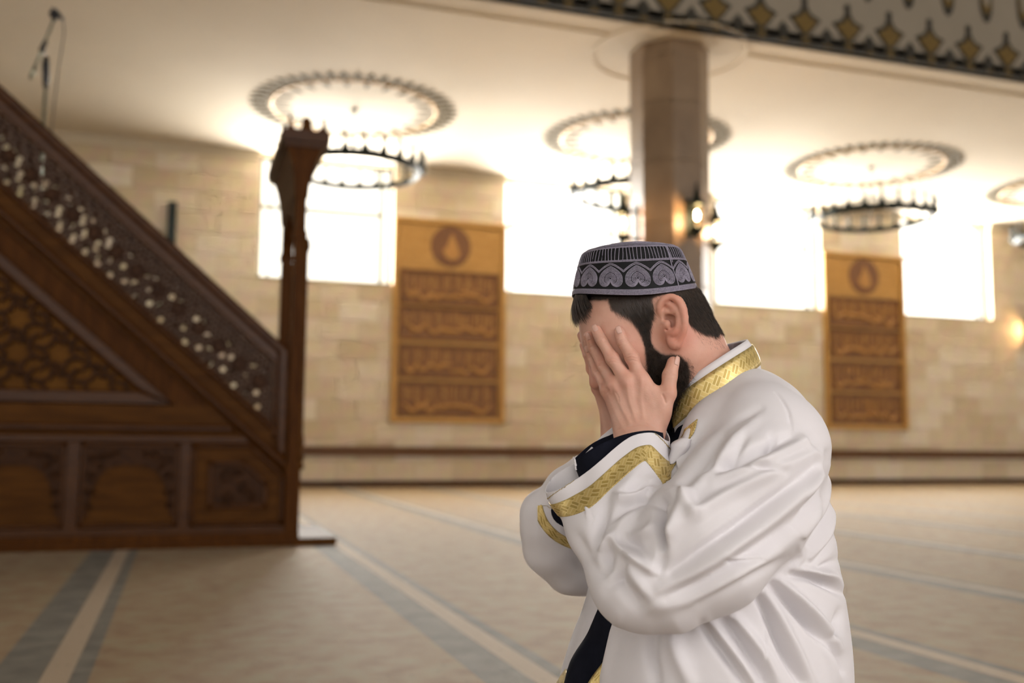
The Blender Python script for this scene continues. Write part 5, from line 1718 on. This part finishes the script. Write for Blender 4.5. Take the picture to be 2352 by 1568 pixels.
# near sleeve
SLV = [(P(1778, 1030, 0.128), 0.074), (P(1715, 1142, 0.172), 0.086), (P(1610, 1258, 0.205), 0.083), (P(1520, 1335, 0.21), 0.062), (P(1478, 1352, 0.205), 0.046)]
FA = [(P(1478, 1350, 0.205), 0.046), (P(1470, 1180, 0.14), 0.044), (P(1464, 1000, 0.085), 0.041), (P(1462, 950, 0.07), 0.041)]
FB = [(P(1440, 1345, 0.20), 0.036), (P(1421, 1330, 0.19), 0.030), (P(1360, 1220, 0.14), 0.030), (P(1310, 1127, 0.095), 0.028), (P(1280, 1070, 0.075), 0.028)]
FC_ = [(P(1450, 1345, 0.205), 0.042), (P(1420, 1220, 0.15), 0.040), (P(1388, 1065, 0.092), 0.036), (P(1370, 980, 0.07), 0.036)]
rb.chain(SLV, 0.02); rb.chain(FA, 0.015); rb.chain(FB, 0.02); rb.chain(FC_, 0.03)
# far sleeve
GA = [(P(1720, 1040, -0.155), 0.070), (P(1480, 1230, -0.20), 0.07), (P(1340, 1300, -0.17), 0.044), (P(1305, 1308, -0.16), 0.034)]
GB = [(P(1305, 1306, -0.16), 0.034), (P(1272, 1255, -0.145), 0.046), (P(1258, 1195, -0.125), 0.042), (P(1248, 1172, -0.12), 0.032)]
GC = [(P(1248, 1178, -0.115), 0.030), (P(1300, 1120, -0.09), 0.030), (P(1345, 1085, -0.075), 0.030)]
rb.chain(GA, 0.02); rb.chain(GB, 0.02); rb.chain(GC, 0.012)
Vr, Qr = rb.extract(3)
def subdivide(V, Q, sel):
    """split the selected quads in four; returns all quads"""
    S = Q[sel]; e = np.sort(np.stack([S, np.roll(S, -1, 1)], 2).reshape(-1, 2), 1)
    ue, inv = np.unique(e, axis=0, return_inverse=True)
    inv = inv.reshape(-1, 4)
    m_ = (V[ue[:, 0]]+V[ue[:, 1]])/2; c_ = V[S].mean(1)
    o_ = len(V); oc_ = o_+len(m_)
    M = inv+o_; C_ = oc_+np.arange(len(S))
    parts = [np.stack([S[:, k], M[:, k], C_, M[:, k-1]], 1) for k in range(4)]
    return np.concatenate([V, m_, c_]), np.concatenate([Q[~sel]]+parts)
N0_ = normals(Vr, Qr); fr_ = (N0_[:, 1] < 0.25) & (Vr[:, 1] < 0.03) & (Vr[:, 2] > 0.24)
Vr, Qr = subdivide(Vr, Qr, fr_[Qr].all(1))
e_ = edges_of(Qr)
Vr = relax(Vr, Qr, 2, 0.5)
Nr = normals(Vr, Qr)
d_fore = np.minimum(np.minimum(cap_d(Vr, FA), cap_d(Vr, FB)), cap_d(Vr, FC_)); d_up = cap_d(Vr, SLV)
d_far = np.minimum(np.minimum(cap_d(Vr, GA), cap_d(Vr, GB)), cap_d(Vr, GC))
near_l = (d_fore < 0.016) | (d_up < 0.012)
fore_l = (d_fore < 0.012) & (d_fore < d_up+0.002)
far_l = (d_far < 0.012)
labs = np.stack([near_l, fore_l, far_l], 1).astype(float)
Xr, Yr = to_px(Vr)
# cuff of the near sleeve: cut, hem and gold braid follow one curve
CUFF = smoothcurve([(1225, 1165), (1262, 1133), (1300, 1108), (1335, 1084), (1385, 1040), (1420, 1012), (1452, 992), (1480, 985), (1504, 988), (1524, 1004), (1552, 1036), (1580, 1070)], 5)
def cuff_s(V):
    X, Y = to_px(V)
    Yc = Y-(-V[:, 1]-0.115)*520                    # the far rim sits lower, so the opening faces up and away
    d, arc, sd = poly_dist(X, Yc, CUFF)
    return d*sd, arc
dsp = np.zeros(len(Vr))
dsp2 = np.zeros(len(Vr)); dsp3 = np.zeros(len(Vr))
for grp, acc_ in ((FOLDS, dsp), (WAIST, dsp2), (BACK, dsp3)):
    for pl_, w_, a_ in grp: stroke(Vr, Nr, Xr, Yr, acc_, pl_, w_*FOLD_W if w_ > 5 else w_, a_)
wn = np.clip((np.minimum(d_up, d_fore)-0.004)/0.010, 0, 1)          # 0 on the sleeve, 1 on the body of the robe
dsp = dsp+dsp2*wn+dsp3
s0_, _a = cuff_s(Vr)
u_ = np.clip((np.abs(s0_)-48)/45, 0, 1)
dsp *= np.where(fore_l, 0.12+0.88*u_*u_*(3-2*u_), 1.0)
Vr = Vr+Nr*dsp[:, None]
Vr = relax(Vr, Qr, 2, 0.4)
Tr = tris(Qr)
Xr, Yr = to_px(Vr)
s_near, arc_near = cuff_s(Vr)
s_near = np.where(fore_l & (Xr < 1600), s_near, 90.0)
Vc, Tc, ex = clip(Vr, Tr, s_near, np.concatenate([np.stack([arc_near, s_near], 1), labs], 1))
# opening of the far sleeve
Xc, Yc = to_px(Vc)
FARC = smoothcurve([(1256, 1120), (1261, 1157), (1267, 1178), (1278, 1196), (1297, 1213), (1330, 1228), (1390, 1240)], 5)
d, arc_f, sd = poly_dist(Xc, Yc, FARC)
sf = -d*sd
farz = (ex[:, 4] > 0.5) & (Xc < 1420) & (Yc < 1300)
sf = np.where(farz, -sf, 80.0)
hole = in_poly(Xc, Yc, [(1259, 1152), (1268, 1146), (1300, 1130), (1400, 1150), (1400, 1240), (1390, 1250), (1330, 1240)])
keepf = np.where(farz & hole, sf, np.where(farz, np.abs(sf)+0.01, 80.0))
Vc, Tc, ex = clip(Vc, Tc, keepf, np.concatenate([ex, arc_f[:, None], np.where(farz, np.abs(sf), 80.0)[:, None]], 1))
# front opening below the arms
Xc, Yc = to_px(Vc)
EDGE = [(1470, 1250), (1440, 1350), (1418, 1395), (1400, 1450), (1386, 1510), (1374, 1568), (1350, 1680), (1330, 1790)]
ex_x = np.interp(Yc, [e[1] for e in EDGE], [e[0] for e in EDGE])
frontz = (Yc > 1340) & (Vc[:, 2] > 0.10) & (np.abs(Vc[:, 1]) < 0.26)
es = np.where(frontz & (ex[:, 2] < 0.5) & (ex[:, 4] < 0.5), Xc-ex_x, 50.0)
Vc, Tc, ex = clip(Vc, Tc, es, np.concatenate([ex, es[:, None]], 1))
robe = np_mesh('robe', Vc, Tc, 'white_cotton', person, label='long white cotton robe with gold trim')
sdm = robe.modifiers.new('cloth_thickness', 'SOLIDIFY'); sdm.thickness = 0.0016; sdm.offset = -1
Nc = normals(Vc, Tc)
def trim_from(Vt, Tt, Nt, s, arc, a, b, name='gold_trim', lift=0.0012, scale=1/1650.0):
    ext = np.concatenate([Nt, arc[:, None], s[:, None]], 1)
    V1, T1, e1 = clip(Vt, Tt, s-a, ext)
    V1, T1, e1 = clip(V1, T1, b-e1[:, 4], e1)
    V1 = V1+e1[:, :3]*lift
    uv = np.stack([e1[:, 3]*scale, (e1[:, 4]-a)/(b-a)], 1)
    o = np_mesh(name, V1, T1, 'gold_braid', robe, uv=uv, label='woven gold braid')
    m = o.modifiers.new('thickness', 'SOLIDIFY'); m.thickness = 0.0012; m.offset = -1
    return o
d0_, _b, sd0_ = poly_dist(*to_px(Vc), CUFF)
trim_from(Vc, Tc, Nc, np.where((ex[:, 1] > 80) | (d0_*sd0_ < 6) | (Vc[:, 1] > -0.085) | (to_px(Vc)[0] > 1541), 200.0, ex[:, 1]), ex[:, 0], 25.0, 54.0)
okf = in_poly(*to_px(Vc), [(1235, 1158), (1264, 1162), (1300, 1200), (1345, 1225), (1345, 1300), (1235, 1300)])
trim_from(Vc, Tc, Nc, np.where(okf, ex[:, 6], 200.0), ex[:, 5], 15.0, 36.0)
# ------------------------------------------------------------------ dark shirt under the robe
sh = Field((P(1220, 1500, -.1)[0]-0.06, -0.30, 0.05), (P(1900, 1500, 0)[0], 0.28, P(1600, 870, 0)[2]), 0.005)
sh.ell(P(1690, 1100, 0.0), (0.085, 0.14, 0.140), 0.0)
sh.ell(P(1640, 1360, 0.0), (0.130, 0.135, 0.19), 0.06)
sh.ell(P(1590, 1580, 0.0), (0.145, 0.15, 0.17), 0.06)
sh.cone(P(1440, 1380, 0.0), P(1372, 1550, 0.0), 0.030, 0.036, 0.03)
sh.cone(P(1372, 1550, 0.0), P(1330, 1700, 0.0), 0.036, 0.05, 0.03)
sh.cone(P(1622, 935, 0), P(1640, 1010, 0), 0.064, 0.072, 0.03)
sh.chain([(P(1480, 1330, 0.20), 0.038), (P(1468, 1100, 0.115), 0.037), (P(1462, 960, 0.075), 0.036), (P(1460, 930, 0.07), 0.036)], 0.012)
sh.chain([(P(1440, 1320, 0.19), 0.034), (P(1400, 1130, 0.105), 0.034), (P(1374, 1040, 0.08), 0.0325), (P(1355, 970, 0.07), 0.0325)], 0.02)
sh.chain([(P(1305, 1300, -0.15), 0.026), (P(1275, 1215, -0.125), 0.033), (P(1290, 1160, -0.10), 0.028), (P(1330, 1110, -0.085), 0.026)], 0.012)
Vs, Qs = sh.extract(2)
Ts = tris(Qs)
Xs, Ys = to_px(Vs)
DARK = smoothcurve([(1290, 1080), (1320, 1057), (1360, 1026), (1410, 1002), (1455, 987), (1500, 984), (1540, 1000)], 4)
Yc_ = Ys-(-Vs[:, 1]-0.09)*160
d, arc, sd = poly_dist(Xs, Yc_, DARK)
sl = in_poly(Xs, Ys, [(1250, 1300), (1440, 1395), (1540, 1130), (1546, 985), (1546, 880), (1300, 880), (1250, 1050)]) & (Vs[:, 1] < -0.02)
sv = np.where(sl, d*sd, 50.0)
left = np.where(sl & (Ys < 1120), Xs-1319, 50.0)
Vs, Ts, _ = clip(Vs, Ts, np.minimum(sv, left))
so = np_mesh('shirt', Vs, Ts, 'navy_cloth', person, label='black shirt showing at cuffs and chest')
m_ = so.modifiers.new('cloth_thickness', 'SOLIDIFY'); m_.thickness = 0.0015; m_.offset = -1

# ------------------------------------------------------------------ standing collar with braid
BOT = smoothcurve([(1553, 1000, .034), (1585, 974, .054), (1628, 943, .070), (1674, 910, .074), (1718, 878, .055), (1744, 857, .015), (1742, 846, -.015), (1715, 845, -.052), (1670, 862, -.068), (1620, 890, -.060), (1585, 930, -.040)], 6)
TOP = smoothcurve([(1550, 916, .028), (1566, 886, .046), (1604, 855, .062), (1646, 826, .064), (1687, 799, .048), (1712, 783, .014), (1712, 781, -.014), (1690, 786, -.048), (1655, 796, -.062), (1600, 830, -.058), (1560, 880, -.040)], 6)
Bp = np.array([P(*q_) for q_ in BOT]); Tp = np.array([P(*q_) for q_ in TOP])
def collar(v0, v1, off, nv_, mat, name, parent, ulo=0, uhi=None, th=0.002, **k):
    uhi = len(Bp) if uhi is None else uhi
    Bq, Tq = Bp[ulo:uhi], Tp[ulo:uhi]
    n_ = len(Bq)
    cen = (Bp.mean(0)+Tp.mean(0))/2
    rowsV = []
    for v in np.linspace(v0, v1, nv_):
        mid = Bq+(Tq-Bq)*v
        tang_ = np.gradient(mid, axis=0); up_ = Tq-Bq
        nn = np.cross(tang_, up_); nn /= np.linalg.norm(nn, axis=1, keepdims=True)
        if (nn*(mid-cen)).sum() < 0: nn = -nn
        rowsV.append(mid+nn*(off+0.0035*math.sin(math.pi*v)))
    V = np.concatenate(rowsV)
    q_ = np.array([(k_*n_+i, k_*n_+i+1, (k_+1)*n_+i+1, (k_+1)*n_+i) for k_ in range(nv_-1) for i in range(n_-1)])
    arc_ = np.concatenate([[0], np.cumsum(np.linalg.norm(np.diff(Bq, axis=0), axis=1))])
    uv = np.stack([np.tile(arc_, nv_), np.repeat(np.linspace(0, 1, nv_), n_)], 1)
    o = np_mesh(name, V, q_, mat, parent, uv=uv, **k)
    m = o.modifiers.new('thickness', 'SOLIDIFY'); m.thickness = th; m.offset = 0
    return o
collar(0.0, 1.0, 0.0, 10, 'white_cotton', 'collar', robe, th=0.0035)
collar(0.20, 0.80, 0.0026, 6, 'gold_braid', 'gold_trim', robe, label='woven gold braid')
collar(0.70, 0.985, -0.0035, 4, 'lining_stripe', 'collar_lining', robe, len(Bp)//2-2, None)

def ribbon(name, A, B, mat, parent, n=24, nv_=5, bow=0.004, th=0.0015, uvs=True, **k):
    """cloth strip between two rails given as (px, py, t)"""
    a = np.array([P(*q_) for q_ in smoothcurve(A, 8)]); b = np.array([P(*q_) for q_ in smoothcurve(B, 8)])
    n = len(a)
    rowsV = []
    for v in np.linspace(0, 1, nv_):
        mid = a+(b-a)*v
        rowsV.append(mid+np.array([0, -1, 0])*bow*math.sin(math.pi*v))
    V = np.concatenate(rowsV)
    q_ = np.array([(k_*n+i, k_*n+i+1, (k_+1)*n+i+1, (k_+1)*n+i) for k_ in range(nv_-1) for i in range(n-1)])
    arc_ = np.concatenate([[0], np.cumsum(np.linalg.norm(np.diff(a, axis=0), axis=1))])
    uv = np.stack([np.tile(arc_, nv_), np.repeat(np.linspace(0, 1, nv_), n)], 1)
    o = np_mesh(name, V, q_, mat, parent, uv=uv, **k)
    m = o.modifiers.new('thickness', 'SOLIDIFY'); m.thickness = th; m.offset = 0
    return o
# front edge below the collar: braid end and the turned-back corner
def robe_t(px, py):
    for t in np.arange(0.20, 0.0, -0.002):
        q_ = np.round((P(px, py, t)-rb.lo)/rb.h).astype(int)
        if np.all(q_ >= 0) and np.all(q_ < rb.n) and rb.F[tuple(q_)] < 0: return t
    return 0.05
def on_robe(L, off): return [(x, y, robe_t(x, y)+off) for x, y in L]
ribbon('gold_trim', on_robe([(1602, 962), (1594, 990), (1580, 1012)], .012), on_robe([(1572, 985), (1568, 998), (1562, 1008)], .014), 'gold_braid', robe, bow=0.002, label='woven gold braid')
ribbon('front_edge', on_robe([(1588, 1008), (1582, 1028), (1566, 1048), (1548, 1064)], .008), [(1564, 1006, robe_t(1575, 1010)+.014), (1543, 1018, robe_t(1570, 1020)+.012), (1541, 1036, robe_t(1560, 1040)+.010), (1532, 1066, robe_t(1550, 1062)+.004)], 'white_cotton', robe, bow=0.006)
ribbon('gold_trim', on_robe([(1556, 1058), (1545, 1076), (1534, 1096)], .004), on_robe([(1540, 1066), (1533, 1078), (1528, 1092)], .004), 'gold_braid', robe, bow=0.001, label='woven gold braid')
# far front panel of the open robe
ribbon('front_panel', [(1352, 1350, -.10), (1338, 1400, -.11), (1318, 1450, -.12), (1300, 1505, -.13), (1283, 1568, -.14), (1262, 1680, -.15), (1240, 1790, -.16)], [(1430, 1345, -.05), (1420, 1400, -.05), (1405, 1450, -.05), (1390, 1510, -.05), (1375, 1568, -.05), (1350, 1680, -.05), (1330, 1790, -.05)], 'white_cotton', robe, bow=0.012)
ribbon('gold_trim', [(1300, 1535, -.125), (1283, 1560, -.13), (1262, 1600, -.14), (1235, 1700, -.15)], [(1306, 1550, -.04), (1296, 1568, -.04), (1285, 1610, -.045), (1262, 1700, -.05)], 'gold_braid', robe, bow=0.016, label='woven gold braid')
ribbon('gold_trim', [(1390, 1510, .070), (1381, 1568, .070), (1366, 1650, .070)], [(1386, 1520, .062), (1351, 1568, .060), (1310, 1650, .055)], 'gold_braid', robe, bow=0.003, label='woven gold braid')
